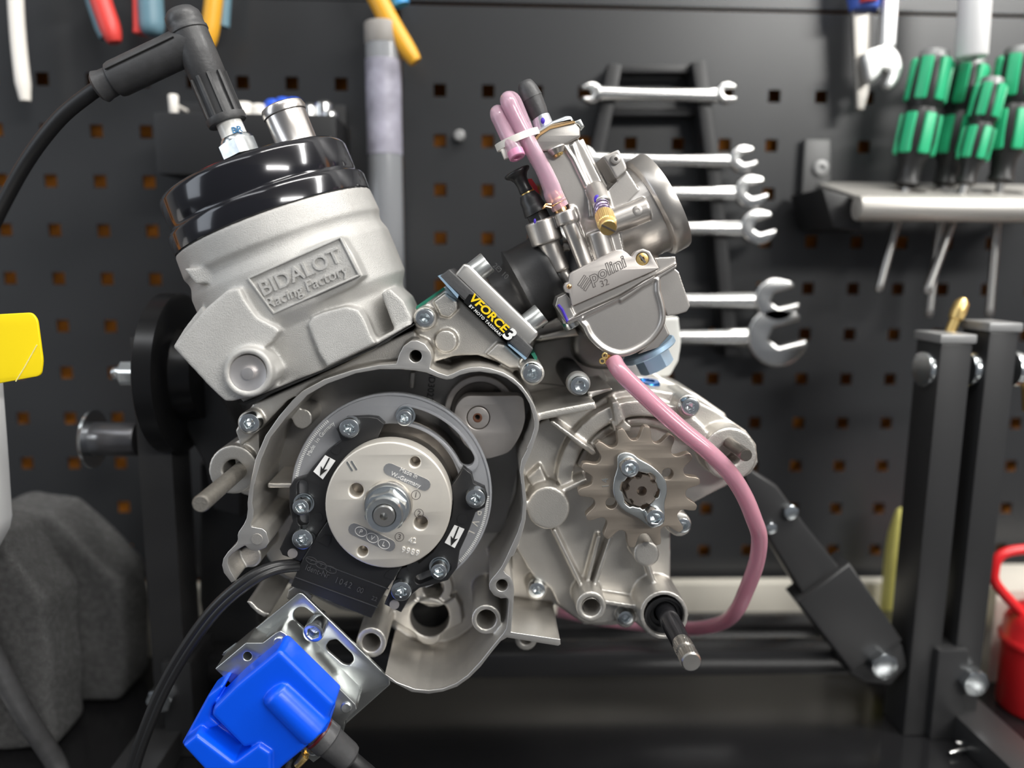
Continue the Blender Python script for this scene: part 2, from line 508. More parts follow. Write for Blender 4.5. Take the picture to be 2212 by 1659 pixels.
# floor of the housing
fl = [p for p in outer if p[1] < 1390 or p[0] < 1120]
floor_holes = [circle_px(928, 1327, 44, 28), circle_px(*z1('D', 600, 480), 20, 20)]
floor_poly = (z('C', (400, 560), (560, 300)) + z('5', (385, 800), (480, 500), (640, 290), (830, 165), (1150, 80), (1262, 72))
              + z('A', (540, 400), (810, 725), (1200, 620), (1480, 690), (1700, 850), (1850, 1080), (1900, 1290), (1815, 1640))
              + z('5', (2025, 700), (2040, 900), (2010, 1100)) + z('D', (1440, 230), (1500, 400), (1500, 640), (1480, 960), (1280, 1180), (1020, 1480), (720, 1640), (560, 1660), (200, 1600))
              + [(800, 1440), (720, 1400), (620, 1370), (540, 1320), (480, 1220)])
def spread(poly, y0, y1):
    """same outline pushed from plane y0 to y1 along the depth axis, back in pixels of plane y1"""
    out = []
    for a, b in poly:
        p = W(a, b, y0); q = Vector((p.x, y1, p.z)) - CAM
        d = q.dot(fwd)
        out.append((CX + FPX * q.dot(rgt) / d, CY - FPX * q.dot(upv) / d))
    return out
fp = spread(floor_poly, RIM, .430)
case.plate(fp, .430, .440, 0, holes=floor_holes)
# bosses inside the housing
def ring_boss(g, cx, cy, r, rin, y0, y1):
    h = [circle_px(cx, cy, rin, 20)] if rin else []
    g.plate(circle_px(cx, cy, r, 28), y0, y1, 0, holes=h)
ring_boss(case, *z1('D', 1215, 835), zs('D', 168), zs('D', 112), .389, .438)
ring_boss(case, *z1('8', 1275, 562), 33, 20, .389, .438)
ring_boss(case, *z1('D', 610, 480), zs('D', 215), zs('D', 120), .424, .434)
case.plate(z('D', (150, 740), (400, 600), (480, 660), (700, 680), (860, 580), (930, 700), (945, 880), (820, 940), (690, 1010), (680, 1080), (600, 1135), (500, 1120), (430, 1070), (390, 990), (165, 865)), .422, .434, 0, holes=[circle_px(*z1('D', 570, 810), 42, 28)])
ring_boss(case, *z1('C', 560, 680), 24, 0, .396, .438)
case.plate(z('C', (985, 1180), (1010, 1080), (1090, 1025), (1150, 1025), (1240, 1090), (1290, 1140), (1285, 1200), (1150, 1260)), .404, .438)
case.plate(z('5', (490, 785), (640, 785), (640, 815), (490, 815)), .395, .436)
for a, b, r in ((700, 400, 60),):
    ring_boss(case, *z1('5', a, b), zs('5', r), 0, .404, .436)
# pieces linking wall and bosses
case.plate(z('D', (1330, 960), (1440, 800), (1440, 940), (1370, 1000)), .392, .438)
# mounting lugs
lugL = z1('5', 285, 705)
ring_boss(case, *lugL, 53, 22, .399, .446)
case.plate([(500, 958), (560, 930), (560, 1080), (520, 1066)], .404, .446)
lugR = z1('6', 1790, 765)
ring_boss(case, *lugR, 58, 25, .393, .45)
# block under the cylinder base, with bolt boss at its left end
case.plate([(545, 874), (720, 796), (893, 712), (905, 730), (880, 778), (800, 792), (700, 822), (620, 866), (565, 925), (520, 965), (508, 930)], .394, .45)
ring_boss(case, *z1('5', 383, 425), 26, 0, .388, .44)
# intake port body with reed seat
case.plate(z('4', (118, 610), (200, 545), (330, 450), (420, 530), (640, 740), (880, 960), (880, 1040), (800, 1045), (700, 985), (560, 935), (400, 940), (250, 985), (235, 830), (120, 770)), .3985, .46)
ring_boss(case, *z1('4', 185, 678), 25, 0, .390, .45)
ring_boss(case, *z1('4', 335, 838), 24, 0, .392, .44)
ring_boss(case, *z1('4', 945, 1062), 26, 0, .386, .45)
case.plate(z('4', (250, 560), (330, 500), (420, 560), (420, 610), (360, 670), (300, 660)), .394, .44)
case.plate(z('4', (620, 930), (700, 850), (740, 850), (860, 960), (840, 1030), (790, 1030)), .393, .44)
# horizontal ledges between housing and cover
case.plate([(1160, 893), (1200, 884), (1285, 868), (1290, 883), (1250, 892), (1165, 909)], .3835, .445)
case.plate(z('6', (720, 300), (900, 270), (915, 285), (740, 345)), .400, .45)
case.plate(z('6', (430, 520), (470, 515), (780, 740), (790, 775), (760, 775)), .392, .44)
# sprocket-side cover
cover = ([(1135, 960), (1165, 912), (1215, 890), (1285, 872), (1325, 846), (1380, 836), (1440, 846), (1475, 852), (1545, 885), (1612, 930), (1634, 960), (1638, 1000), (1622, 1024), (1590, 1040), (1500, 1086), (1476, 1100), (1449, 1142), (1449, 1262), (1470, 1285), (1470, 1370), (1400, 1370), (1372, 1345)]
         + z('7', (960, 955), (900, 985), (780, 998), (680, 980), (600, 930), (500, 850), (450, 740), (400, 695), (330, 660), (260, 560), (190, 430)) + [(1120, 1140)])
case.plate(cover, .4085, .45)
flange = z('7', (150, 420), (60, 640), (160, 820), (480, 850), (700, 1000), (900, 1010), (1080, 980), (1100, 850), (900, 700), (400, 500))
case.plate(flange, .424, .45)
def rib(g, k, a, b, wd, y0, y1=.425):
    p, q = Vector(z1(k, *a)), Vector(z1(k, *b))
    n = Vector((-(q - p).y, (q - p).x)).normalized() * wd
    g.plate([tuple(p + n), tuple(q + n), tuple(q - n), tuple(p - n)], y0, y1)
rib(case, '7', (470, 290), (690, 740), 4.5, .3985)
rib(case, '7', (810, 340), (725, 680), 4, .4015)
rib(case, '7', (905, 340), (775, 720), 4, .3985)
rib(case, '7', (1175, 560), (1245, 750), 4.5, .396)
rib(case, '7', (830, 830), (1110, 875), 5, .3965)
rib(case, '6', (520, 1050), (720, 960), 5, .394)
case.plate(arc_slot(1387, 1050, 168, math.radians(186), math.radians(318), 17), .3985, .44)
case.plate(arc_slot(1387, 1050, 140, math.radians(200), math.radians(310), 8), .4045, .44)
case.plate(z('6', (905, 380), (950, 365), (995, 510), (940, 560)), .3935, .43)
case.plate(z('6', (900, 520), (990, 505), (1050, 560), (1040, 600), (930, 600)), .395, .43)
ring_boss(case, *z1('6', 430, 1167), zs('6', 160), 0, .3915, .43)
case.plate(z('6', (370, 850), (440, 1000), (300, 1000), (270, 940)), .402, .43)
ring_boss(case, *z1('6', 1165, 1510), zs('6', 97), 0, .3915, .43)
ring_boss(case, *z1('7', 750, 868), zs('7', 114), zs('7', 72), .388, .43)
ring_boss(case, *z1('7', 1295, 930), zs('7', 182), zs('7', 150), .3855, .436)
ring_boss(case, *z1('6', 1480, 405), 25, 0, .395, .43)
ring_boss(case, *z1('6', 1410, 1290), 26, 0, .400, .44)
ring_boss(case, *z1('7', 345, 745), 22, 0, .410, .44)
ring_boss(case, *z1('7', 1008, 955), 21, 0, .405, .44)
ring_boss(case, *z1('D', 1665, 1060), 24, 12, .412, .44)
# rear half of the crankcase
rear = spread([(500, 1000), (520, 900), (720, 800), (893, 712), (930, 640), (1060, 690), (1170, 790), (1250, 770), (1330, 780), (1430, 815), (1475, 845), (1560, 885), (1625, 930), (1650, 985), (1600, 1050), (1455, 1110), (1455, 1330), (1300, 1360), (1200, 1340), (1100, 1330), (1060, 1400), (900, 1440), (700, 1400), (560, 1330), (480, 1200)], .40, .447)
case.plate(rear, .447, .50, 0)
case_mesh = case.cast(.00074, 2)
CASE = put('crankcase', case_mesh, M['cast'], ENG, smooth=180)
put('machined_rim', G().plate(wall_poly, RIM, RIM + .0012, .0003, holes=[top_hole, side_hole]), M['mach'], CASE)

put('cavity_shade_disc', G().plate(circle_px(930, 1318, 60, 24), .4440, .4468), M['black'], CASE, smooth=None)  # added black disc: darkness of the cavity behind the floor hole, as colour
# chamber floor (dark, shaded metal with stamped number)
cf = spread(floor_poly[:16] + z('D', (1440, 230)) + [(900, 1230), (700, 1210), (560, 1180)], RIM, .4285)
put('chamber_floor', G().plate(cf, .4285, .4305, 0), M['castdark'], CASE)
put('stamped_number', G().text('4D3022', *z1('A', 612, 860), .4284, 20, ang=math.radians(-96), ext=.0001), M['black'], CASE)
put('casting_strip', G().plate(z('A', (370, 690), (425, 690), (405, 880), (355, 880)), .424, .4286, .0005), M['cast'], CASE)
# balance shaft weight
bw = round_poly(z('A', (1010, 965), (1720, 965), (1745, 1250), (1690, 1430), (1560, 1650), (1250, 1740), (1000, 1560), (890, 1300), (890, 1110)), 16, 5)
BW = put('balance_weight', G().plate(bw, .4045, .416, .0006, holes=[circle_px(*z1('A', 1180, 1230), zs('A', 140), 32)]), M['plate'], ENG)
put('shaft_pin', G().plate(circle_px(*z1('A', 1180, 1230), zs('A', 132), 32), .4047, .416, .0005, holes=[circle_px(*z1('A', 1168, 1225), zs('A', 30), 16)]), M['plate'], BW)
put('rust_ring', G().plate(circle_px(*z1('A', 1170, 1232), zs('A', 58), 20), .4045, .406, .0004, holes=[circle_px(*z1('A', 1168, 1225), zs('A', 30), 16)]), mat('rust', (.20, .085, .05), .3, .6), BW)
put('bearing_ring', G().plate(circle_px(1037, 888, 77, 40), .420, .4287, .0006, holes=[circle_px(1037, 889, 63, 36)]), M['plate'], CASE)
put('bearing_seal', G().plate(circle_px(1037, 888, 62, 36), .424, .4287, 0), M['darksteel'], CASE)

def bolt(parent, px, py, r, Y, h=.006, kind='hex', spin=.3, rec=.55, washer=0, name='bolt', shank=.004, m='zinc'):
    q = W(px, py, Y); s = mpp(px, py, Y)
    g = G().screw(q, (0, 1, 0), r * s, h, kind, rec, 28, shank=shank, spin=spin)
    o = put(name, g, M[m], parent)
    if washer:
        put('washer', G().lathe([(washer * s, 0), (washer * s, .0011), (r * s * .5, .0011), (r * s * .5, 0)], q + Vector((0, h, 0)), (0, 1, 0), 28, cap=False), M['zinc'], parent)
    return o
for (a, b, r, Y, h) in ((*z1('4', 187, 675), 20, .3835, .0075), (*z1('4', 944, 1065), 21, .379, .0075), (*z1('4', 1278, 1150), 21, .3815, .004),
                        (*z1('6', 1490, 412), 20, .389, .0065), (*z1('6', 1438, 1300), 17, .394, .0065), (*z1('7', 345, 745), 18, .4045, .006),
                        (*z1('7', 1008, 955), 17, .400, .006), (*z1('5', 383, 428), 22, .3825, .007)):
    bolt(CASE, a, b, r, Y, h, spin=random.random())
# long black spacer sleeve with bolt
q = W(*z1('6', 657, 240), .3855); s = mpp(1249, 829, .385)
put('spacer_sleeve', G().lathe([(25 * s, 0.004), (25 * s, .022), (27 * s, .024), (27 * s, .095)], q, (0, 1, 0), 32), M['rubber'], CASE)
put('sleeve_collar', G().lathe([(19 * s, .0), (24 * s, 0), (26 * s, .001), (26 * s, .005), (19 * s, .005)], q, (0, 1, 0), 32, cap=False), M['mach'], CASE)
put('locating_pin', G().cyl(W(*z1('C', 635, 470), RIM - .0004), W(*z1('C', 635, 470), RIM - .0004) + Vector((0, .0034, 0)), zs('C', 66) * mpp(555, 1165, RIM), seg=24), M['cast'], CASE, smooth=None)
# mounting studs
def stud(tip, Yt, Yb, r, m):
    p = W(*tip, Yt); q = Vector((p.x, Yb, p.z)); rr = r * mpp(*tip, Yt)
    g = G().lathe([(rr * .88, 0), (rr * .97, .0006), (rr, .0015), (rr, Yb - Yt)], p, (0, 1, 0), 24)
    o = put('mounting_stud', g, M[m], ENG)
    return o, p, rr
stud((433, 1089), .343, .43, 19.5, 'rusty')
o, p, rr = stud((1612, 984), .367, .43, 14, 'darksteel')
# kickstart shaft with splines, seal
p = W(1494, 1431, .3365); sh = G(); rr = 21.5 * mpp(1494, 1431, .3365)
sh.lathe([(rr * .9, 0), (rr, .0008), (rr, .0015)], p, (0, 1, 0), 36)
def splined(g, org, r, y0, y1, n=20, d=.1):
    seg = n * 4
    vs, fs = [], []
    for y in (y0, y1):
        for i in range(seg):
            a = 2 * PI * i / seg
            R = r * (1 - d * (1 if i % 4 < 2 else 0))
            vs.append(Vector(org) + Vector((math.cos(a) * R, y, math.sin(a) * R)))
    for i in range(seg):
        j = (i + 1) % seg
        fs.append((i, j, seg + j, seg + i))
    fs.append(tuple(range(seg))); fs.append(tuple(range(seg, 2 * seg)))
    g.add(vs, fs)
splined(sh, p, rr * 1.04, .0012, .0080, 22)
sh.lathe([(rr * .86, .0075), (rr * .86, .0115)], p, (0, 1, 0), 32)
splined(sh, p, rr * 1.04, .011, .0165, 22)
sh.lathe([(rr * 1.0, .0160), (rr * 1.0, .019)], p, (0, 1, 0), 32)
KS = put('kickstart_shaft', sh, M['steel'], ENG, smooth=30)
put('shaft_shank', G().lathe([(rr * .98, .0185), (rr * 1.06, .0195), (rr * 1.06, .030), (rr * 1.12, .0305), (rr * 1.12, .075)], p, (0, 1, 0), 36), mat('blued_shaft_steel', (.10, .10, .11), .9, .22), KS)
q = W(*z1('7', 1295, 930), .3885); s = mpp(1434, 1329, .39)
put('oil_seal', G().lathe([(zs('7', 148) * s, 0), (zs('7', 148) * s, -.001), (zs('7', 132) * s, -.001), (zs('7', 128) * s, .0012), (zs('7', 104) * s, .0012), (zs('7', 96) * s, .003), (zs('7', 70) * s, .003), (zs('7', 70) * s, .02), (zs('7', 148) * s, .02)], q, (0, 1, 0), 40, cap=False), M['rubber'], ENG)
# thread in the drain boss
th = G(); q = W(*z1('7', 750, 868), .390); r = zs('7', 70) * s
th.tube([q + Vector((math.cos(a) * r, .0012 * a / (2 * PI), math.sin(a) * r)) for a in [i * PI / 10 for i in range(20 * 12)]], .00042, 6)
put('screw_thread', th, M['steel'], CASE)

# blue oil filler cap
q = W(1397, 836, .432)
OC = put('oil_filler_cap', G().lathe([(.0072, 0), (.0074, .001), (.0074, .0025), (.0068, .0036), (.0045, .0038), (.0040, .0030), (.0001, .0030)], q, (0, -.12, 1), 32), M['bluean'], ENG)
put('filler_neck', G().cyl(q - Vector((.004, 0, .024)), q - Vector((.002, 0, 0)), .0100, .0088, 32, .001), M['cast'], CASE)
put('pump_cover', G().plate([(1415, 690), (1466, 684), (1472, 740), (1466, 780), (1448, 812), (1400, 818), (1370, 795), (1395, 740)], .462, .50, 0).cast(.0008, 6), mat('pale_cast_cover', (.70, .70, .67), .3, .5), ENG, smooth=180)
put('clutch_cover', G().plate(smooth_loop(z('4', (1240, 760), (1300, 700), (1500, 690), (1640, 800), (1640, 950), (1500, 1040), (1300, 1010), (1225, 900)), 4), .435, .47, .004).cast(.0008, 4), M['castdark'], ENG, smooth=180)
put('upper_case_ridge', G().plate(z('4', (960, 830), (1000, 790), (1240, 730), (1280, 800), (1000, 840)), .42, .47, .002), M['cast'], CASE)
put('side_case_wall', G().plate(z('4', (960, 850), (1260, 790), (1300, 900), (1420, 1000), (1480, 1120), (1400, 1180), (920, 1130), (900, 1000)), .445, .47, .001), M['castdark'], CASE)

# ---------------- ignition rotor, stator
RC = (845.6, 1065.6)
def rot_ring():
    cx, cy = RC
    pts = []
    o = [(cx + 216 * math.cos(a), cy + 216 * math.sin(a)) for a in [math.radians(148 + i * 4.0) for i in range(72)]]
    i_ = [(cx + 150 * math.cos(a), cy + 150 * math.sin(a)) for a in [math.radians(432 - i * 4.0) for i in range(72)]]
    return o + i_
slot_c = (RC[0], RC[1])
arc = arc_slot(RC[0] + 2, RC[1] + 8, 180, math.radians(-78), math.radians(-27), 17)
STAT = put('stator_backing_plate', G().plate(rot_ring(), .3935, .3995, .0006, holes=[arc]), M['clear'], ENG)
arc2o = arc_slot(RC[0] + 2, RC[1] + 8, 180, math.radians(-80), math.radians(-25), 24)
put('slot_border', G().plate(arc2o, .3922, .3945, .0006, holes=[arc]), M['clear'], STAT)
lp_ = [W(RC[0] + 214 * math.cos(a), RC[1] + 214 * math.sin(a), .3934) for a in [math.radians(150 + i * 3.5) for i in range(81)]]
put('outer_lip', G().tube(lp_, .0008, 8), M['clear'], STAT, smooth=60)
tk = G()
for a in [math.radians(172 + i * 1.15) for i in range(50)] + [math.radians(2 + i * 1.15) for i in range(38)]:
    p0 = (RC[0] + 215 * math.cos(a), RC[1] + 215 * math.sin(a)); p1 = (RC[0] + 205 * math.cos(a), RC[1] + 205 * math.sin(a))
    n = (-math.sin(a) * 1.0, math.cos(a) * 1.0)
    tk.plate([(p0[0] + n[0], p0[1] + n[1]), (p1[0] + n[0], p1[1] + n[1]), (p1[0] - n[0], p1[1] - n[1]), (p0[0] - n[0], p0[1] - n[1])], .3931, .3937)
put('degree_marks', tk, M['white'], STAT, smooth=None, kind='stuff')
def arc_text(g, txt, cx, cy, R, a0, a1, size, Y, inward=False, **kw):
    n = len(txt)
    for i, c in enumerate(txt):
        if c == ' ':
            continue
        a = a0 + (a1 - a0) * (i + .5) / n
        g.text(c, cx + R * math.cos(a), cy + R * math.sin(a), Y, size, ang=-(a + PI / 2), **kw)
g = G(); arc_text(g, 'Made in Germany', *RC, 197, math.radians(205), math.radians(231), 13, .3934, ext=.0001)
put('moulded_lettering', g, M['white'], STAT)
g = G(); arc_text(g, 'PVL', *RC, 191, math.radians(9), math.radians(30), 22, .3934, ext=.0001)
put('moulded_lettering', g, M['nylon'], STAT)

# metal core ring behind, dark
put('stator_core', G().plate(circle_px(848, 1060, 158, 48), .400, .418, .001, holes=[circle_px(848, 1060, 120, 40)]), M['darksteel'], ENG)

left_arm = z('5', (1090, 388), (1150, 395), (1190, 432), (1140, 540), (1075, 575), (1010, 625), (930, 720), (880, 830), (855, 930), (850, 1000), (835, 1035), (790, 1090), (690, 1255), (580, 1215), (563, 1180), (618, 1062), (638, 1010), (622, 930), (622, 810), (650, 765), (720, 745), (760, 690), (850, 590), (930, 530), (900, 460), (960, 395))
right_arm = z('5', (1640, 730), (1660, 690), (1712, 730), (1725, 785), (1790, 815), (1805, 870), (1790, 930), (1735, 960), (1690, 1080), (1640, 1190), (1625, 1290), (1570, 1365), (1480, 1392), (1400, 1412), (1352, 1450), (1290, 1558), (1190, 1510), (1285, 1295), (1400, 1262), (1480, 1195), (1550, 1090), (1590, 980), (1600, 900), (1590, 800))
ls = [slot_px(*z1('5', 700, 800), *z1('5', 705, 1010), zs('5', 33))]
rs = [slot_px(*z1('5', 1400, 1360), *z1('5', 1560, 1290), zs('5', 28))]
AL = put('stator_arm', G().plate(left_arm, .3865, .3925, .0006, holes=ls), M['bplast'], ENG)
AR = put('stator_arm', G().plate(right_arm, .3865, .3925, .0006, holes=rs), M['bplast'], ENG)
for (a, b, r) in ((900, 585, 26), (795, 985, 26),):
    put('moulded_disc', G().lathe([(zs('5', r) * .00025, -.0004), (zs('5', r) * .00025, .001)], W(*z1('5', a, b), .3865), (0, 1, 0), 20), M['bplast'], AL)
for (a, b, r) in ((1655, 998, 30), (1360, 1280, 34)):
    put('moulded_disc', G().lathe([(zs('5', r) * .00025, -.0004), (zs('5', r) * .00025, .001)], W(*z1('5', a, b), .3865), (0, 1, 0), 20), M['bplast'], AR)
def arrow_label(parent, corners, ang, c):
    L = put('arrow_label', G().plate(corners, .3860, .3866), M['white'], parent, smooth=None)
    ca, sa = math.cos(ang), math.sin(ang)
    pts = [(-4, -20), (2.5, -20), (2.5, 4), (9, 2), (0, 20), (-10, 4), (-4, 4)]
    pts = [(-1.6, -22), (1.6, -22), (1.6, 6), (8, 2), (0, 22), (-8, 2), (-1.6, 6)]
    put('arrow_print', G().plate([(c[0] + x * ca - y * sa, c[1] + x * sa + y * ca) for x, y in pts], .3857, .3861), M['black'], L, smooth=None)
arrow_label(AL, z('5', (835, 618), (897, 652), (822, 762), (765, 715)), math.radians(28), z1('5', 833, 688))
arrow_label(AR, z('5', (1608, 1036), (1668, 1060), (1610, 1172), (1550, 1140)), math.radians(22), z1('5', 1610, 1103))
box_poly = z('5', (835, 1030), (1285, 1290), (1115, 1593), (628, 1402), (700, 1240))
BX = put('pickup_coil_box', G().plate(round_poly(z('5', (800, 1080), (850, 1010), (1300, 1280), (1195, 1432), (1112, 1593), (630, 1400), (703, 1235)), 2, 3), .3855, .402, .0006), M['bplast'], ENG)
ag = -math.atan2(205, 485)
g = G()
for t, yy in ((0.0, 0), (1.0, 0)):
    pass
def stripe(a, b, wd=.8):
    p, q = Vector(z1('5', *a)), Vector(z1('5', *b)); n = Vector((-(q - p).y, (q - p).x)).normalized() * wd
    g.plate([tuple(p + n), tuple(q + n), tuple(q - n), tuple(p - n)], .3851, .3857)
stripe((725, 1232), (1215, 1418)); stripe((652, 1345), (1150, 1528))
put('moulded_ridge', g, mat('scuffed_black_plastic', (.06, .06, .063), 0, .4), BX, smooth=None)
def loop_tube(g, cx, cy, rx, ry, ang, Y, r):
    ca, sa = math.cos(ang), math.sin(ang)
    pts = [W(cx + rx * math.cos(t) * ca - ry * math.sin(t) * sa, cy + rx * math.cos(t) * sa + ry * math.sin(t) * ca, Y) for t in [2 * PI * i / 24 for i in range(25)]]
    g.tube(pts, r, 5, cap=False)
g = G()
for i, c in enumerate('PVL'):
    x, y = z1('5', 755 + i * 57, 1247 + i * 27)
    loop_tube(g, x, y, 13, 7, -ag, .3854, .00018)
    g.text(c, x, y, .3853, 9, ang=ag, ext=.00012)
g.text('Ident-Nr', *z1('5', 790, 1312), .3853, 19, ang=ag, ext=.00012, sx=.8)
g.text('1042', *z1('5', 945, 1380), .3853, 20, ang=ag, ext=.00012, space=1.3, sx=.8)
g.text('00', *z1('5', 1045, 1424), .3853, 18, ang=ag, ext=.00012, sx=.8)
g.text('22', *z1('5', 1130, 1475), .3853, 13, ang=ag, ext=.00012)
put('moulded_lettering', g, mat('worn_black_lettering', (.075, .075, .078), 0, .35), BX)
for pts in (z('5', (830, 1095), (872, 1100), (868, 1132), (850, 1165), (792, 1132)), z('5', (1225, 1300), (1275, 1295), (1245, 1365), (1188, 1345), (1200, 1318))):
    put('notch', G().plate(pts, .3850, .3857), M['black'], BX, smooth=None)
# screws of the stator
for a, b, r, k, Y, wsh in ((980, 458, 60, 'torx', .3795, 0), (700, 1122, 63, 'torx', .3795, 0), (1735, 878, 60, 'torx', .3800, 0), (1290, 1432, 62, 'torx', .3795, 0),
                           (690, 930, 50, 'hex', .3785, 63), (1308, 398, 47, 'hex', .384, 60), (1515, 1315, 50, 'hex', .3785, 63)):
    bolt(STAT if k == 'hex' else (AL if a < 1200 else AR), *z1('5', a, b), zs('5', r), Y, .007 if k == 'torx' else .0068, k, random.random(), .56 if k == 'torx' else .6, washer=zs('5', wsh) if wsh else 0)
for a, b, r, pr in ((643, 1202, 30, AL), (1250, 1508, 30, AR)):
    put('rivet', G().lathe([(zs('5', r) * .00024, -.0006), (zs('5', r) * .00024, .002)], W(*z1('5', a, b), .3865), (0, 1, 0), 20), M['plate'], pr)

# rotor
FC = z1('5', 1213, 915); FY = .374; fs_ = mpp(*FC, FY)
R_ = zs('5', 378)
hol = [circle_px(*z1('5', 1373, 658), zs('5', 31), 18), circle_px(*z1('5', 1022, 828), zs('5', 42), 20), circle_px(*z1('5', 1408, 1022), zs('5', 41), 20), circle_px(*z1('5', 1060, 1192), zs('5', 31), 18)]
FLY = put('flywheel', G().plate(circle_px(*FC, R_, 72), FY, .386, .0010, holes=hol), M['fly'], ENG)
p = W(*FC, FY)
put('magnet_rim', G().lathe([(R_ * fs_ * .55, .0115), (R_ * fs_ * .985, .0115), (R_ * fs_ * .985, .030), (R_ * fs_ * .5, .030)], p, (0, 1, 0), 72), M['steel'], FLY)
put('hole_shade_disc', G().plate(circle_px(*FC, R_ * .9, 40), .3825, .3858), M['darksteel'], FLY)  # dark plug that stands in for the shade inside the flywheel holes
sl_ang = math.atan2(135, 280)
def name_plate(a, b):
    pa, pb = Vector(z1('5', *a)), Vector(z1('5', *b)); d = (pb - pa).normalized() * 10
    return slot_px(*(pa + d), *(pb - d), 13, 6)
np1 = put('name_plate', G().plate(name_plate((1195, 690), (1455, 805)), FY - .0003, FY + .0005), M['dullp'], FLY)
np2 = put('name_plate', G().plate(name_plate((985, 1048), (1245, 1168)), FY - .0003, FY + .0005), M['dullp'], FLY)
aa = -math.radians(25)
g = G(); g.text('Made in', *z1('5', 1335, 725), FY - .0003, 13, ang=aa, ext=.0002); g.text('W.-Germany', *z1('5', 1318, 765), FY - .0003, 13, ang=aa, ext=.0002)
put('raised_lettering', g, M['stamp'], np1)
g = G()
for i, c in enumerate('PVL'):
    x, y = z1('5', 1050 + i * 68, 1075 + i * 37)
    loop_tube(g, x, y, 13, 9.5, -aa, FY - .0004, .0002); g.text(c, x, y, FY - .0003, 14, ang=aa, ext=.0002)
put('raised_lettering', g, M['stamp'], np2)
g = G()
for t, a, b in (('1', 1378, 855), ('2', 1397, 965), ('3', 1280, 1105)):
    x, y = z1('5', a, b); loop_tube(g, x, y, 9.5, 9.5, 0, FY, .00018); g.text(t, x, y, FY, 17, ang=-.15, ext=.0001)
put('engraved_digits', g, M['engrave'], FLY)
g = G(); g.text('42', *z1('5', 1357, 1128), FY, 17, ang=-.1, ext=.00025); g.text('9989', *z1('5', 1345, 1193), FY, 18, ang=-.25, ext=.00025, space=1.15)
put('stamped_digits', g, M['stamp'], FLY)
g = G()
for o_ in (0, 1):
    g.plate(slot_px(*z1('5', 968 + o_ * 26, 660 - o_ * 4), *z1('5', 996 + o_ * 26, 708 - o_ * 6), 2.2, 4), FY - .0002, FY + .0003)
put('timing_marks', g, M['zincp'], FLY)
hubp = W(*z1('5', 1213, 907), FY)
put('hub', G().lathe([(53 * fs_, .001), (53 * fs_, -.0015), (50 * fs_, -.003), (30 * fs_, -.003)], hubp, (0, 1, 0), 48), M['steel'], FLY)
np_ = W(*FC, FY)
NUT = put('flange_nut', G().hexnut(np_ + Vector((0, -.0125, 0)), (0, 1, 0), 46 * fs_, .0095, .25), M['zinc'], FLY, smooth=25)
put('nut_flange', G().lathe([(40 * fs_, -.0045), (47 * fs_, -.0042), (48 * fs_, -.0034), (48 * fs_, -.002)], np_, (0, 1, 0), 40), M['zinc'], FLY)
put('nut_collar', G().lathe([(27 * fs_, -.0125), (36 * fs_, -.0128), (39 * fs_, -.0150), (36 * fs_, -.0162), (25 * fs_, -.0160)], np_, (0, 1, 0), 40, cap=False), M['zinc'], NUT)
put('crank_end', G().lathe([(23 * fs_, -.004), (23 * fs_, -.0168), (21 * fs_, -.0178), (8 * fs_, -.0178), (7 * fs_, -.0170), (6.5 * fs_, -.010), (.0001, -.009)], np_, (0, 1, 0), 32), M['steel'], FLY)

# ---------------- sprocket
SC = (1381, 1052); SY = .382
def sprocket_loop(cx, cy, N=14, Ro=132, Rv=101, off=math.radians(-5.4)):
    prof = [(-.44, .01), (-.36, .05), (-.29, .16), (-.235, .34), (-.20, .55), (-.165, .74), (-.125, .90), (-.08, .99), (0, 1.0), (.08, .99), (.125, .90), (.165, .74), (.20, .55), (.235, .34), (.29, .16), (.36, .05), (.44, .01)]
    pts = []
    for i in range(N):
        for f, h in prof:
            a = off + (i + f) * 2 * PI / N
            R = Rv + (Ro - Rv) * h
            pts.append((cx + R * math.cos(a), cy + R * math.sin(a)))
    return pts
sh_ = [circle_px(*z1('6', 1322, 912), zs('6', 43), 18), circle_px(*z1('6', 902, 1130), zs('6', 43), 18), circle_px(*z1('6', 1118, 1030), 41, 30)]
SPR = put('sprocket', G().plate(sprocket_loop(*SC), SY, SY + .006, .00035, holes=sh_, res=2), M['sprocket'], ENG)
g = G(); g.text('14', *z1('6', 858, 980), SY, 21, ang=math.radians(97), ext=.0001, space=1.2)
put('stamped_number', g, M['zincp'], SPR)
rp = [(950, 780), (1000, 752), (1060, 762), (1110, 800), (1200, 850), (1270, 910), (1310, 970), (1318, 1050), (1300, 1130), (1300, 1230), (1270, 1295), (1210, 1318), (1160, 1290), (1100, 1245), (1000, 1190), (945, 1130), (915, 1050), (920, 960), (945, 870)]
RP = put('retainer_plate', G().plate(smooth_loop(z('6', *rp), 4), SY - .0032, SY - .0004, .0006, holes=[[(z1('6', 1115, 1032)[0] + (38 + (5 if (i % 8) < 4 else 0)) * math.cos(2 * PI * i / 48), z1('6', 1115, 1032)[1] + (38 + (5 if (i % 8) < 4 else 0)) * math.sin(2 * PI * i / 48)) for i in range(48)]]), M['zincp'], SPR)
for a, b in ((1042, 872), (1232, 1245)):
    bolt(SPR, *z1('6', a, b), zs('6', 70), SY - .0105, .0072, 'hex', random.random(), .62)
cs = z1('6', 1128, 1040); p = W(*cs, SY - .0035); s = mpp(*cs, SY)
g = G()
seg = 48; vs, fs2 = [], []
for d, k in ((.02, 1), (0.0012, 1), (0, .93), (0, .30), (.006, .26)):
    for i in range(seg):
        a = 2 * PI * i / seg
        R = 36 * s * k * ((1.0 if (i % 8) < 5 else .82) if k > .9 else 1)
        vs.append(p + Vector((math.cos(a) * R, d, math.sin(a) * R)))
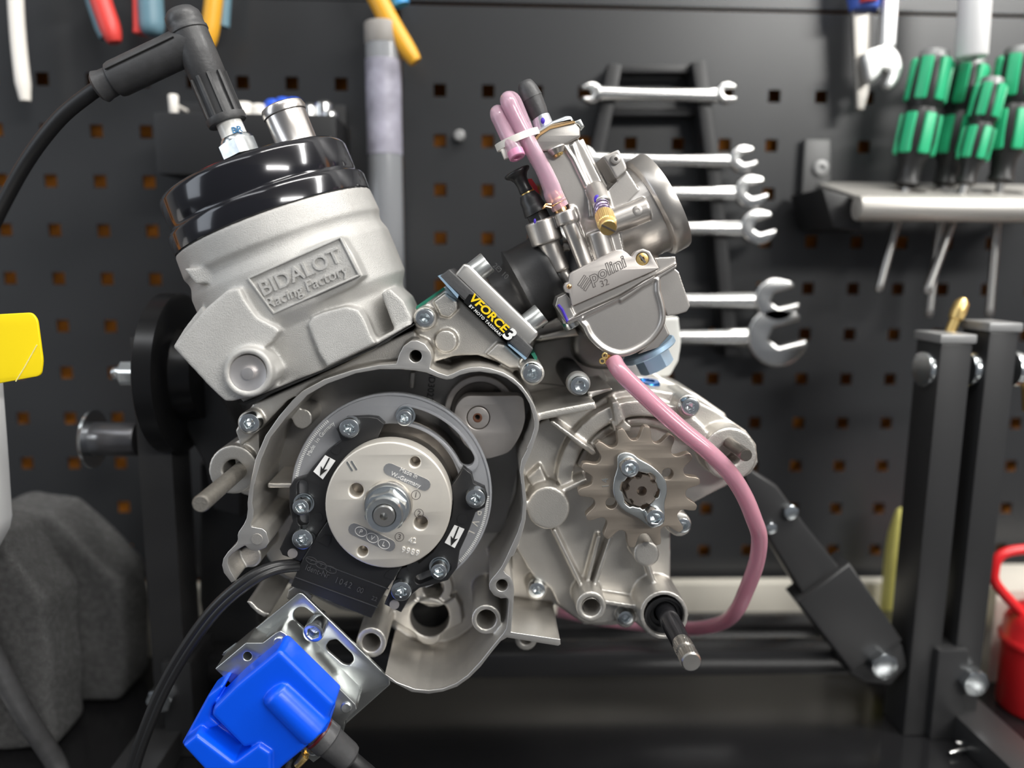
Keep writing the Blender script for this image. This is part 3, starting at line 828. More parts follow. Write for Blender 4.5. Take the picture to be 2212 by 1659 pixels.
for k in range(4):
    for i in range(seg):
        j = (i + 1) % seg
        fs2.append((k * seg + i, k * seg + j, (k + 1) * seg + j, (k + 1) * seg + i))
fs2.append(tuple(range(4 * seg, 5 * seg)))
g.add(vs, fs2)
put('output_shaft', g, mat('worn_dark_steel', (.34, .29, .25), .9, .35, (2500, .25, .0002), (80, .2)), ENG, smooth=30)
def border(poly, wd):
    c = Vector((sum(p[0] for p in poly) / len(poly), sum(p[1] for p in poly) / len(poly)))
    return [tuple(Vector(p) + (c - Vector(p)).normalized() * wd) for p in poly]
# ---------------- cylinder and head (axis leans left, in the plane of depth YC)
YC = .432
C0 = W(596, 485, YC); PX = mpp(596, 485, YC)
UP = (W(596 - 39, 485 - 92, YC) - C0).normalized()
RT = Vector((0, 1, 0)).cross(UP)
if RT.x < 0: RT = -RT
def cy(t, s=0, y=0):
    return C0 + UP * (t * PX) + RT * (s * PX) + Vector((0, y, 0))
cyl = G()
cyl.lathe([(r * PX, t * PX) for r, t in ((190, 1), (216, 1), (219, -48), (214, -58), (213, -70), (221, -92), (222, -188), (206, -214), (196, -318), (150, -322))], C0, UP, 96)
# shoulder on the right of the upper band
cyl.plate(z('2', (205, 440), (520, 430), (560, 450), (600, 520), (480, 560), (300, 565)), .386, .43)
# exhaust duct block, lower left
cyl.plate(z('2', (560, 610), (650, 600), (690, 690), (790, 830), (950, 915), (970, 945), (910, 1030), (830, 1090), (900, 1240), (860, 1400), (700, 1470), (600, 1500), (540, 1500), (480, 1450), (400, 1370), (125, 1072), (135, 1050), (190, 990), (380, 760)), .3735, .475)
cyl.plate(z('2', (350, 740), (210, 920), (120, 1068), (420, 1385), (500, 1000)), .392, .50)
# transfer bulge and ribs
cyl.plate(z('2', (1195, 890), (1230, 830), (1320, 790), (1500, 745), (1600, 770), (1650, 850), (1700, 980), (1740, 1040), (1350, 1225), (1290, 1130)), .3775, .43)
cyl.plate(z('2', (1780, 640), (1850, 600), (1960, 700), (2030, 850), (2000, 900), (1900, 960), (1860, 860)), .386, .44)
cyl.plate(z('2', (700, 520), (1330, 220), (1465, 180), (1560, 330), (1640, 500), (1560, 580), (1050, 840), (910, 810)), .3785, .43)
# base flange
cyl.plate(z('2', (640, 1460), (940, 1380), (1330, 1200), (1720, 1020), (1990, 880), (2040, 880), (1720, 1068), (1340, 1240), (680, 1512)), .3835, .48)
cyl_mesh_base = cyl
ring_boss(cyl, *z1('2', 718, 1272), zs('2', 200), zs('2', 150), .3665, .41)
cyl.plate(z('2', (600, 1130), (760, 1070), (900, 1150), (970, 1260), (940, 1330), (700, 1480), (560, 1380)), .372, .41, 0, holes=[circle_px(*z1('2', 718, 1272), zs('2', 150), 20)])
CYL = put('cylinder', cyl.cast(.00066, 16), M['cyl'], ENG, smooth=180)
put('base_gasket', G().plate(z('2', (640, 1518), (680, 1514), (1340, 1242), (1720, 1070), (2042, 884), (2042, 896), (1720, 1086), (1340, 1256), (690, 1532)), .3828, .48), M['black'], CYL, smooth=None)
pc = z1('2', 722, 1278); q = W(*pc, .3675); s = mpp(*pc, .3675)
PV = put('valve_cap', G().lathe([(40 * s, .006), (40 * s, .0004), (39 * s, 0), (30 * s, .0006), (14 * s, .0011), (13 * s, -.0008), (5 * s, -.0010), (.0001, -.0010)], q, (0, 1, 0), 48), mat('turned_aluminium', (.80, .77, .76), .9, .34, None, (90, .08)), ENG)
# plaque with raised border and lettering
plq = z('2', (722, 522), (1455, 195), (1605, 495), (925, 800))
PQ = put('maker_plaque', G().plate(plq, .3764, .384, .0004), M['cyl'], CYL)
gb = G()
for i_ in range(4):
    p_, q_ = Vector(plq[i_]), Vector(plq[(i_ + 1) % 4]); n_ = Vector(((q_ - p_).y, -(q_ - p_).x)).normalized()
    cc_ = Vector((sum(p[0] for p in plq) / 4, sum(p[1] for p in plq) / 4))
    if n_.dot(cc_ - p_) < 0: n_ = -n_
    e_ = (q_ - p_).normalized() * 1.5
    gb.plate([tuple(p_ - e_ - n_ * 2), tuple(q_ + e_ - n_ * 2), tuple(q_ + e_ + n_ * 2.2), tuple(p_ - e_ + n_ * 2.2)], .3751, .3785, .0003)
put('plaque_border', gb, M['cyl'], PQ)
pa = math.atan2(330, 735)
g = G(); g.text('BIDALOT', *z1('2', 1140, 475), .3765, 45, ang=pa, ext=.0006, sx=1.02, shear=.0, off=.012, space=1.0)
g.text('Racing Factory', *z1('2', 1190, 590), .3765, 33, ang=pa, ext=.0006, shear=.12, off=.006, sx=.98)
put('raised_lettering', g, M['cyl'], PQ)

HEAD = put('cylinder_head', G().lathe([(r * PX, t * PX) for r, t in ((150, 1), (214, 1), (216, 3), (217, 34), (214, 40), (206, 43), (203, 47), (203, 52), (204, 56), (204, 104), (201, 112), (194, 118), (180, 120), (60, 122), (20, 122))], C0, UP, 128), M['blackgloss'], ENG, smooth=40)
# outlet pipe
oc = cy(118, 112, -.004)
OP = put('water_outlet', G().lathe([(45 * PX, 0), (45 * PX, 3 * PX), (43 * PX, 6 * PX), (43 * PX, 78 * PX), (46 * PX, 80 * PX), (47 * PX, 88 * PX), (44 * PX, 97 * PX), (38 * PX, 100 * PX), (34 * PX, 99 * PX), (34 * PX, 30 * PX), (.0001, 30 * PX)], oc, UP, 48), mat('bright_turned_aluminium', (.74, .70, .67), 1, .28), HEAD)
# spark plug
pb = cy(118, -8)
SP = put('spark_plug', G().lathe([(24 * PX, 0), (24 * PX, 22 * PX), (33 * PX, 23 * PX), (35 * PX, 28 * PX), (33 * PX, 36 * PX), (30 * PX, 38 * PX)], pb, UP, 36), mat('plated_plug_shell', (.75, .73, .66), 1, .2), ENG)
put('plug_hex', G().hexnut(pb + UP * (68 * PX), -UP, 43 * PX, 30 * PX, .35), M['zinc'], SP, smooth=25)
put('plug_collar', G().lathe([(36 * PX, 66 * PX), (35 * PX, 72 * PX), (30 * PX, 79 * PX), (26 * PX, 80 * PX)], pb, UP, 36), M['zinc'], SP)
CER = put('insulator', G().lathe([(27 * PX, 78 * PX), (26.5 * PX, 130 * PX), (22 * PX, 132 * PX)], pb, UP, 36), M['ceramic'], SP)
g = G()
ip = W(512, 283, YC - 26.6 * PX)
g.text('BR', 513, 281, YC - 21.8 * PX, 19, ang=math.radians(14), ext=.0007)
put('blue_print', g, M['ink'], CER)

# ---------------- reed block and intake
RY = .388
vd = (Vector(z1('4', 950, 890)) - Vector(z1('4', 360, 330))).normalized()       # along the bar, down right
bar = z('4', (285, 385), (360, 328), (952, 888), (905, 962))
RB = put('reed_block', G().plate(round_poly(bar, 3, 3), RY, .455, .0008), M['rubberg'], ENG)
put('gasket_plate', G().plate(z('4', (278, 378), (290, 372), (425, 512), (418, 535)), RY - .0005, .45), M['zincblue'], RB, smooth=None)
put('gasket_plate', G().plate(z('4', (770, 862), (785, 858), (905, 955), (892, 968)), RY - .0005, .45), M['zincblue'], RB, smooth=None)
put('paper_gasket', G().plate(z('4', (128, 590), (180, 555), (320, 458), (330, 470), (190, 575), (125, 612)), .3978, .45), M['green'], RB, smooth=None)
put('paper_gasket', G().plate(z('4', (935, 925), (960, 915), (978, 950), (970, 985)), .3965, .45), M['green'], RB, smooth=None)
lab = z('4', (500, 505), (545, 512), (820, 795), (780, 845), (460, 560))
LB = put('label_sticker', G().plate(lab, RY - .0004, RY + .0003), mat('gloss_black_label', (.008, .008, .008), 0, .2), RB, smooth=None)
va = -math.atan2(vd.y, vd.x)
g = G(); g.text('VFORCE', *z1('4', 636, 640), RY - .0004, 25, ang=va, ext=.00012, shear=.1, off=.03, sx=1.14)
put('printed_lettering', g, M['yellow'], LB)
g = G(); g.text('3', *z1('4', 778, 788), RY - .0004, 39, ang=va, ext=.00012, shear=.15, off=.03, sx=1.1); g.text('BY MOTO TASSINARI', *z1('4', 612, 690), RY - .0004, 9, ang=va, ext=.00012, shear=.1, off=.012, space=1.15, sx=.98)
put('printed_lettering', g, M['white'], LB)
IF = put('intake_flange', G().plate(round_poly(z('4', (395, 375), (460, 292), (500, 300), (985, 772), (980, 800), (925, 865), (900, 860)), 3, 3), .390, .455, .0012), M['mach'], ENG)
for a, b in ((565, 330), (945, 690)):
    c = W(*z1('4', a, b), .398); e = (W(z1('4', a, b)[0] + 30, z1('4', a, b)[1] - 24, .398) - c).normalized()
    g = G().screw(c + e * .006, -e, .0058, .012, 'hex', .55, 28)
    put('bolt', g, M['zincp'], IF)
# rubber manifold
mc0 = W(*z1('4', 720, 560), .427); mc1 = W(*z1('4', 1120, 340), .427); ax = (mc1 - mc0).normalized()
L = (mc1 - mc0).length
MAN = put('rubber_manifold', G().lathe([(.0175, 0), (.0168, .25 * L), (.0185, .32 * L), (.0232, .36 * L), (.0240, .38 * L), (.0232, .42 * L), (.0228, .46 * L), (.0226, .80 * L), (.0232, .84 * L), (.0222, .92 * L), (.018, .95 * L), (.0165, 1.15 * L)], mc0, ax, 64), M['rubber'], ENG, smooth=50)
g = G(); g.text('28', *z1('4', 690, 315), .4062, 16, ang=-.75, ext=.0003); g.text('0 10', *z1('4', 735, 360), .4062, 16, ang=-.75, ext=.0003)
put('moulded_lettering', g, M['rubberg'], MAN)

# ---------------- carburettor
cb = G()
cb.plate([(1172, 330), (1205, 318), (1250, 300), (1262, 316), (1312, 415), (1338, 500), (1352, 560), (1285, 580), (1262, 520), (1243, 475)], .4045, .447)
# venturi body toward the bell
bc = W(1394, 457, .427); bx = (W(1396 + 88, 452 - 47, .427) - bc).normalized()
cb.lathe([(.0205, -.042), (.0205, -.028), (.0222, -.018), (.0240, -.008), (.0250, .001), (.0250, .004)], bc, bx, 64)
# rails and ridges on the slide housing
def ridge(g, k, pts, r, Y):
    g.tube([W(*z1(k, a, b), Y) for a, b in pts], r, 10)
ridge(cb, '3', [(860, 645), (940, 760), (1060, 1010)], .0014, .4045)
ridge(cb, '3', [(930, 640), (975, 760), (1090, 1010)], .0012, .4045)
ridge(cb, '3', [(1005, 600), (1100, 790), (1215, 1010)], .0015, .407)
# boss of the idle screw
i0 = W(*z1('3', 1130, 1010), .405); i1 = W(*z1('3', 1190, 1160), .3955)
cb.cyl(i0, i1, .0052, .0050, 28, .001)
cb.plate(z('3', (1070, 1000), (1170, 960), (1240, 1090), (1290, 1210), (1270, 1240), (1100, 1260)), .401, .43)
# horizontal tube with plug (right of idle screw)
cb.cyl(W(*z1('3', 1200, 1330), .402), W(*z1('3', 1580, 1180), .402), .0062, .0062, 24, .001)
# hose tower and choke tower
def tower(g, k, a, b, r, Y, **kw):
    g.cyl(W(*z1(k, *a), Y), W(*z1(k, *b), Y), r, kw.get('r1', r), 32, .0008)
tower(cb, 'E', (640, 730), (720, 980), .0086, .412)
tower(cb, 'E', (715, 930), (850, 1290), .0058, .412)
tower(cb, 'E', (860, 1250), (980, 1450), .0034, .412)
tower(cb, 'E', (900, 630), (945, 770), .0060, .405)
tower(cb, 'E', (930, 700), (1150, 1260), .0043, .404)
cb.plate(z('E', (950, 575), (1000, 570), (1060, 690), (1050, 740), (980, 700)), .401, .412)
tower(cb, '3', (1140, 1380), (1210, 1620), .0060, .405)
cb.cyl(W(*z1('E', 880, 1010), .415), W(*z1('E', 960, 1010), .415), .003)
# upper right lug with screw
cb.plate(round_poly(z('3', (1190, 740), (1240, 720), (1330, 680), (1400, 830), (1395, 870), (1310, 940), (1250, 830)), 5, 3), .402, .43)
cb.plate(z('3', (1230, 1040), (1310, 960), (1400, 860), (1600, 1180), (1500, 1280), (1290, 1280)), .4055, .44)
# float chamber top flange, bowl
cb.plate(z('4', (1165, 720), (1115, 600), (1150, 510), (1225, 560), (1225, 590), (1830, 330), (1800, 250), (1950, 240), (1960, 300), (1830, 370), (1290, 640), (1280, 680)), .3945, .445)
cb.plate(z('4', (1190, 700), (1290, 640), (1560, 520), (1820, 372), (1960, 290), (1958, 320), (1830, 400), (1550, 552), (1300, 672), (1195, 722)), .3905, .445)
bowl = smooth_loop(z('4', (1285, 665), (1305, 730), (1345, 810), (1420, 885), (1500, 925), (1570, 935), (1660, 910), (1760, 850), (1830, 770), (1865, 690), (1862, 600), (1830, 480), (1800, 385), (1550, 540)), 3)
cb.plate(bowl, .3912, .444, 0)
cb.tube([W(*p, .3918) for p in border(bowl, 3)[:40]], .0017, 10)
cb.plate(z('4', (1820, 410), (1940, 320), (1975, 350), (2055, 590), (2030, 630), (1960, 650), (1890, 660), (1850, 560)), .396, .43)
cb.plate(z('4', (1770, 850), (1870, 700), (1910, 790), (1830, 880), (1680, 930)), .402, .44)
for a, b, r in ((1110, 560, 0),):
    cb.plate(z('4', (1105, 590), (1120, 530), (1180, 500), (1225, 560), (1215, 600), (1260, 690), (1190, 720), (1150, 660)), .392, .42)
CARB = put('carburettor', cb.cast(.00048, 3), M['carb'], ENG, smooth=180)
put('bell_mouth', G().lathe([(.0262, .0), (.0276, .0012), (.0282, .0020), (.0282, .0095), (.0278, .0105), (.0268, .0105), (.0240, .002), (.020, -.02), (.019, -.03), (.0001, -.03)], bc + bx * .0015, bx, 96), M['carb'], CARB, smooth=40)
bowl_cover = border(bowl, 4.5)
put('bowl_gasket', G().plate(z('4', (1190, 697), (1560, 523), (1960, 292), (1960, 297), (1560, 529), (1192, 703)), .3900, .44), M['engrave'], CARB, smooth=None)
# engraved maker plate
pp = z('4', (1165, 460), (1175, 430), (1200, 420), (1205, 375), (1225, 350), (1530, 195), (1570, 190), (1610, 215), (1640, 245), (1670, 205), (1720, 185), (1770, 205), (1800, 260), (1835, 325), (1225, 590), (1205, 500), (1180, 495))
PL = put('maker_plate', G().plate(round_poly(pp, 2.5, 3), .3885, .3945, .0004, holes=[circle_px(*z1('4', 1718, 258), zs('4', 47), 24)]), M['plate'], CARB)
put('plate_screw', G().screw(W(*z1('4', 1718, 258), .3892), (0, 1, 0), zs('4', 45) * mpp(1388, 559, .389), .004, 'x', .3, 24), M['brass'], PL)
put('screw_slot', G().plate(slot_px(*z1('4', 1700, 235), *z1('4', 1735, 280), 2, 4), .3889, .3896), M['engrave'], PL)
put('plate_rivet', G().ball(W(*z1('4', 1202, 452), .3885), .0013, 1, .5, 1, 12), M['copper'], PL)
g = G()
def outline_text(g, txt, px, py, Y, size, ang, r, shear=0, sx=1, space=1):
    cu = bpy.data.curves.new('t', 'FONT'); cu.body = txt; cu.align_x = 'CENTER'; cu.align_y = 'CENTER'; cu.fill_mode = 'NONE'
    cu.size = 1; cu.bevel_depth = r; cu.bevel_resolution = 0; cu.shear = shear; cu.resolution_u = 3; cu.space_character = space; cu.offset = .02
    ob = bpy.data.objects.new('t', cu); me = ob.to_mesh()
    c = W(px, py, Y); sz = size * mpp(px, py, Y); ca, sa = math.cos(ang), math.sin(ang)
    vs = []
    for q in me.vertices:
        a, b = q.co.x * sx * sz, q.co.y * sz
        vs.append(c + Vector((a * ca - b * sa, -q.co.z * .0006, a * sa + b * ca)))
    g.add(vs, [tuple(p.vertices) for p in me.polygons]); ob.to_mesh_clear(); bpy.data.objects.remove(ob); bpy.data.curves.remove(cu)
ta = math.atan2(150, 290)
outline_text(g, 'polini', *z1('4', 1468, 338), .38842, 36, ta, .022, shear=.12, sx=1.05, space=1.02)
for i in range(3):
    x, y = 1262 + i * 21, 440 + i * 17
    pts = [(x, y), (x + 46, y - 70), (x + 58, y - 63), (x + 13, y + 10)]
    P = [W(*z1('4', a, b), .3885) for a, b in pts]; g.tube(P + [P[0]], .00022, 5)
put('engraved_lettering', g, M['engrave'], PL)
g = G(); g.text('32', *z1('4', 1450, 428), .3885, 20, ang=ta * .75, ext=.00008)
put('engraved_number', g, M['engrave'], PL)
for a, b, r, Y in ((1305, 765, 42, .4), (1490, 1205, 44, .3958)):
    q = W(*z1('3', a, b), Y); rr = zs('3', r) * mpp(1350, 400, .4)
    put('carb_screw', G().screw(q, (0, 1, 0), rr, .003, 'round', .35, 24), M['carb'], CARB)
# throttle cap
CAP = put('throttle_cap', G().plate(round_poly(z('3', (612, 612), (650, 560), (735, 500), (955, 452), (1000, 500), (1005, 575), (880, 640), (700, 700), (650, 690)), 4, 3), .403, .447, .001), M['carb'], CARB)
put('cap_gasket', G().plate(z('3', (592, 628), (600, 600), (650, 545), (740, 488), (955, 440), (958, 455), (745, 508), (655, 565), (612, 625)), .4025, .447), M['cork'], CAP, smooth=None)
put('cap_lid', G().plate(round_poly(z('3', (575, 580), (630, 520), (760, 440), (880, 393), (925, 395), (950, 438), (745, 488), (652, 542), (600, 600)), 3, 3), .404, .447, .0012), mat('pale_cap_metal', (.70, .74, .78), .8, .35), CAP)
put('cap_hook', G().plate(z('3', (955, 440), (1005, 420), (1038, 485), (1005, 500), (985, 470), (962, 470)), .412, .425, .0006), M['zincp'], CAP)
q0 = W(*z1('3', 690, 500), .412); q1 = W(*z1('3', 660, 395), .412); e = (q1 - q0).normalized()
NK = put('cap_neck', G().lathe([(.0056, -.004), (.0052, .002), (.0046, .0062), (.0036, .0070)], q0, e, 36), mat('pale_neck_metal', (.72, .75, .80), .8, .3), CAP)
put('marker_dot', G().ball(W(*z1('3', 682, 437), .4042), .0016, .7, .5, 1, 12), M['pen'], CAP)
put('cable_adjuster', G().lathe([(.0032, .0066), (.0036, .0075), (.0036, .0085), (.0031, .0090), (.0031, .0100), (.0038, .0105), (.0038, .0120), (.0030, .0125)], q0, e, 32), M['brass'], CAP)
bt0 = W(*z1('3', 655, 400), .412); bt1 = W(*z1('3', 520, 100), .412); e2 = (bt1 - bt0).normalized(); Lb = (bt1 - bt0).length
put('cable_boot', G().lathe([(.0044, -.001), (.0052, .003), (.0056, .010), (.0058, .5 * Lb), (.0052, .75 * Lb), (.0043, .90 * Lb), (.0036, .97 * Lb), (.0024, 1.0 * Lb), (.001, 1.005 * Lb)], bt0, e2, 36), M['rubberg'], CAP, smooth=60)
put('cap_lug_screw', G().cyl(W(*z1('3', 790, 660), .402), W(*z1('3', 812, 720), .402), .0046, .0034, 20, .0008), M['carb'], CAP)
put('cap_lug_tip', G().cyl(W(*z1('3', 812, 715), .402), W(*z1('3', 822, 738), .402), .0026, .0022, 16, .0004), M['brass'], CAP)
# idle screw: spring and knurled brass head, pointing down and to the viewer
k0 = W(*z1('3', 1170, 1130), .3975); k1 = W(*z1('3', 1240, 1350), .3755); ke = (k1 - k0).normalized(); KL = (k1 - k0).length
e1 = ke.orthogonal().normalized(); e2_ = ke.cross(e1)
put('idle_spring', G().tube([k0 + ke * (KL * .62 * i / 90) + (e1 * math.cos(i * 2 * PI / 15) + e2_ * math.sin(i * 2 * PI / 15)) * .0035 for i in range(91)], .00055, 8), mat('violet_tinted_spring', (.68, .58, .80), 1, .25), CARB)
seg = 64; vs, fs2 = [], []
prof = [(.0028, .50), (.0044, .52), (.0048, .55), (.0048, .86), (.0044, .88), (.0042, .90), (.0042, 1.0), (.0039, 1.02)]
for r, t in prof:
    for i in range(seg):
        R = r * (1 - (.06 if (i % 2 and .59 < t < .89) else 0))
        a = 2 * PI * i / seg
        vs.append(k0 + ke * (KL * t) + (e1 * math.cos(a) + e2_ * math.sin(a)) * R)
for k in range(len(prof) - 1):
    for i in range(seg):
        j = (i + 1) % seg; fs2.append((k * seg + i, k * seg + j, (k + 1) * seg + j, (k + 1) * seg + i))
fs2.append(tuple(range(seg))); fs2.append(tuple((len(prof) - 1) * seg + i for i in range(seg)))
IS = put('idle_screw', G().add(vs, fs2), M['brass'], CARB, smooth=20)
sd = (RT * .8 - Vector((0, 0, .75))); sd = (sd - ke * sd.dot(ke)).normalized()
put('screw_slot', G().box(k0 + ke * (KL * 1.021), .0078, .0009, .0006, sd, ke), M['engrave'], IS, smooth=None)
put('marker_stain', G().ball(W(*z1('3', 1145, 1108), .3938), .0021, .8, .3, 1.1, 12), M['pen'], CARB)
# choke plunger
def axis(k, a, b, Y):
    p, q = W(*z1(k, *a), Y), W(*z1(k, *b), Y)
    return p, (q - p).normalized(), (q - p).length
p, e, L = axis('E', (640, 740), (345, 130), .412)
u = L / 680
CK = put('choke_plunger', G().lathe([(zs('E', a) * .000258, b * u) for a, b in ((118, 95), (132, 100), (128, 130), (118, 190), (112, 200), (112, 260), (90, 310), (84, 330), (40, 335))], p, e, 40), M['bplast'], CARB)
put('choke_nut', G().hexnut(p + e * (100 * u), -e, .0062, 130 * u, .5), M['bplast'], CK, smooth=25)
put('choke_knob', G().lathe([(zs('E', a) * .000258, b * u) for a, b in ((66, 350), (70, 356), (66, 400), (64, 440), (72, 500), (95, 540), (128, 565), (140, 585), (136, 602), (118, 612), (60, 618))], p, e, 40), M['bplast'], CK, smooth=60)
put('choke_ring', G().lathe([(zs('E', a) * .000258, b * u) for a, b in ((50, 333), (60, 335), (60, 348), (50, 352))], p, e, 32), M['brass'], CK)
put('choke_flag', G().plate(z('E', (500, 285), (545, 280), (600, 360), (640, 465), (600, 440), (550, 370), (505, 320)), .418, .4195), M['red'], CK)
put('marker_dot', G().ball(W(*z1('E', 580, 742), .4032), .0011, .6, .3, 1.2, 10), M['pen'], CARB)
# brass hose fitting
p, e, L = axis('E', (870, 640), (765, 430), .4045); u = L / 235
put('hose_fitting', G().lathe([(zs('E', a) * .000255, b * u) for a, b in ((66, -20), (66, 70), (60, 78), (60, 110), (82, 135), (80, 150), (56, 235), (40, 240))], p, e, 32), M['copper'], CARB)
put('hose_clip', G().tube([p + e * (100 * u) + (e.orthogonal().normalized() * math.cos(t) + e.cross(e.orthogonal().normalized()) * math.sin(t)) * .0046 for t in [i * PI / 12 for i in range(50)]], .0005, 6), M['copper'], CARB)
put('clip_ears', G().tube([W(*z1('E', a, b), .400) for a, b in ((760, 565), (700, 560), (680, 590), (660, 605), (700, 585), (760, 600))], .0006, 6), M['copper'], CARB)
# lower parts: drain bolt, screws, marks
dd = (W(*z1('B', 1050, 700), .41) - W(*z1('B', 960, 520), .41)).normalized()
DB = put('drain_bolt', G().lathe([(.0145, 0), (.0152, .0006), (.0152, .0030), (.0145, .0036), (.009, .0038)], W(*z1('B', 1010, 600), .418), dd, 48), M['zincblue'], CARB)
put('drain_bolt_hex', G().hexnut(W(*z1('B', 1025, 640), .418) + dd * .0105, -dd, .0100, .009, .9), M['zincblue'], DB, smooth=25)
put('bowl_screw', G().screw(W(*z1('B', 275, 395), .405), (W(*z1('B', 240, 330), .405) - W(*z1('B', 275, 395), .405)), .0052, .006, 'round', .4, 24), M['zinc'], CARB)
g = G(); g.tube([W(*z1('B', a, b), .3918) for a, b in ((120, 175), (160, 225), (190, 290), (215, 350))], .0008, 6)
put('marker_line', g, M['pen'], CARB)
g = G()
for a, b in ((583, 685), (557, 738)):
    x, y = z1('B', a, b); loop_tube(g, x, y, 5.2, 5.2, 0, .388, .0005)
put('clip_ears', g, M['brass'], CARB)
put('drain_nipple', G().cyl(W(*z1('B', 660, 700), .410), W(*z1('B', 660, 720), .3925), .0046, .0046, 28, .001), M['copper'], CARB)
# ---------------- ignition coil with its bracket, bolted low on the engine
s1 = slot_px(*z1('G', 1190, 220), *z1('G', 1330, 335), zs('G', 82))
s2 = round_poly(z('G', (1415, 510), (1450, 455), (1520, 440), (1670, 585), (1685, 640), (1640, 692), (1580, 680), (1430, 550)), 5, 3)
BR = put('coil_bracket', G().plate(round_poly(z('G', (1160, 5), (1200, 12), (2020, 815), (2028, 870), (1600, 1250), (1400, 1100), (700, 500), (560, 500), (430, 600)), 3, 3), .3850, .3872, .0005, holes=[s1, s2]), M['zincp'], ENG)
fp_ = z('G', (940, 385), (985, 362), (1030, 385), (1700, 1060), (1712, 1105), (1600, 1215), (1580, 1335), (1450, 1200), (545, 892), (368, 722), (660, 477), (820, 477))
put('bracket_step', G().plate(round_poly(fp_, 2.5, 3), .3690, .3872, .0005, holes=[circle_px(*z1('G', 675, 603), zs('G', 41), 20)]), M['zincp'], BR)
for a, b, r in ((980, 465, 56), (1612, 1082, 52)):
    q = W(*z1('G', a, b), .369); rr = zs('G', r) * mpp(600, 1390, .369)
    put('rivet', G().lathe([(rr, .001), (rr, -.0009), (rr * .85, -.0013), (.0001, -.0014)], q, (0, 1, 0), 28), M['zincp'], BR)
bolt(BR, *z1('G', 1297, 385), zs('G', 97), .3735, .0105, 'hex', .2, .62, shank=.01)
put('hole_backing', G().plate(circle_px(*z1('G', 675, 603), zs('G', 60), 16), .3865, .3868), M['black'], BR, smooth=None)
g = G()
g.plate(round_poly(z('G', (960, 552), (1000, 565), (1505, 1058), (1445, 1185), (1455, 1235), (1410, 1340), (1290, 1425), (1000, 1665), (860, 1800), (600, 1760), (560, 1600), (780, 1440), (640, 1478), (330, 1165), (350, 1090), (560, 880)), 4, 3), .3505, .3685, .0022, res=3)
g.plate(round_poly(z('G', (425, 880), (450, 895), (345, 1090), (330, 1180), (420, 1260), (300, 1300), (190, 1345), (60, 1455), (50, 1430), (300, 975)), 3, 3), .3560, .3720, .0015)
g.plate(round_poly(z('G', (55, 1450), (190, 1342), (545, 1612), (780, 1440), (900, 1520), (900, 1850), (420, 1850)), 3, 3), .3480, .3720, .0018)
g.plate(z('G', (300, 1200), (340, 1150), (700, 1500), (560, 1640), (260, 1400)), .3625, .372)
a0, a1 = W(*z1('G', 950, 940), .3515), W(*z1('G', 1330, 1310), .3515)
g.tube([a0 + (a1 - a0) * t for t in (-.10, -.06, 0, .2, .5, .8, 1.0)], [.003, .0062, .0075, .0078, .0080, .0082, .0082], 28)
COIL = put('ignition_coil', g.cast(.00055, 4), M['blue'], ENG, smooth=180)
c0, c1 = W(*z1('G', 1360, 1330), .3575), W(*z1('G', 1660, 1580), .3575)
d = (c1 - c0); Ld = d.length; d.normalize()
put('coil_boot', G().lathe([(.0070, -.004), (.0082, 0), (.0086, .001), (.0086, .006), (.0080, .0066), (.0078, .007), (.0072, .85 * Ld), (.0066, .95 * Ld), (.0050, 1.0 * Ld), (.0046, 1.02 * Ld)], c0, d, 40), M['rubberg'], COIL)
put('boot_rim', G().lathe([(.0084, -.0012), (.0088, -.0008), (.0088, .0002), (.0084, .0005)], c0, d, 40), mat('dark_red_rim', (.09, .01, .012), 0, .3), COIL)
put('coil_lead', G().tube(smooth_loop([c1 - d * .004, c1 + d * .006, c1 + d * .014 + Vector((0, .002, -.003)), c1 + d * .02 + Vector((0, .008, -.02))], 6, False), .0042, 16), M['rubber'], COIL)
TAB = put('earth_tab', G().plate(z('G', (1170, 1500), (1240, 1430), (1375, 1550), (1300, 1608)), .3665, .3678, .0003), M['zincp'], COIL)
g = G()
loop_tube(g, *z1('G', 1268, 1480), 9, 10, .4, .3655, .0009)
g.tube([W(*z1('G', a, b), .3645) for a, b in ((1235, 1520), (1215, 1560))], .0016, 10); g.cyl(W(*z1('G', 1225, 1540), .3645), W(*z1('G', 1140, 1640), .3640), .0024, .0020, 16, .0005)
put('ring_terminal', g, M['brass'], COIL)
put('terminal_screw', G().screw(W(*z1('G', 1295, 1495), .3640), (0, 1, 0), .0032, .0025, 'round', .4, 18), M['zinc'], COIL)
put('earth_wire', G().tube([W(*z1('G', a, b), .367) for a, b in ((1080, 1580), (1060, 1640), (1075, 1720), (1120, 1800))], .0016, 10), M['rubberg'], COIL)

# ---------------- flexible lines: things of their own
# spark plug cap and lead
LEAD = thing('spark_plug_lead', cy(330, -10), 'thick black ignition lead with angled rubber plug cap fitted on the spark plug', 'cable')
cp = cy(228, -10)
g = G()
g.lathe([(r * PX, t * PX) for r, t in ((20, 0), (40, 0), (42, 6), (41, 14), (34, 16), (33, 60), (34, 95), (38, 102), (38, 190), (40, 192), (40, 198), (37, 202), (37, 212), (38, 216), (36, 228), (28, 238), (12, 242))], cp, UP, 48)
for i in range(10):
    a = 2 * PI * i / 10
    e = (RT * math.cos(a) + Vector((0, 1, 0)) * math.sin(a))
    g.box(cp + UP * (56 * PX) + e * (35 * PX), 6 * PX, 9 * PX, 84 * PX, e.cross(UP), UP)
ce = cy(228 + 172, -10)
CAPB = put('plug_cap', g, M['rubberg'], LEAD, smooth=40)
sd0 = W(440, 140, YC); sd1 = W(228, 182, YC)
dv = (sd1 - ce).normalized(); Ls = (sd1 - ce).length
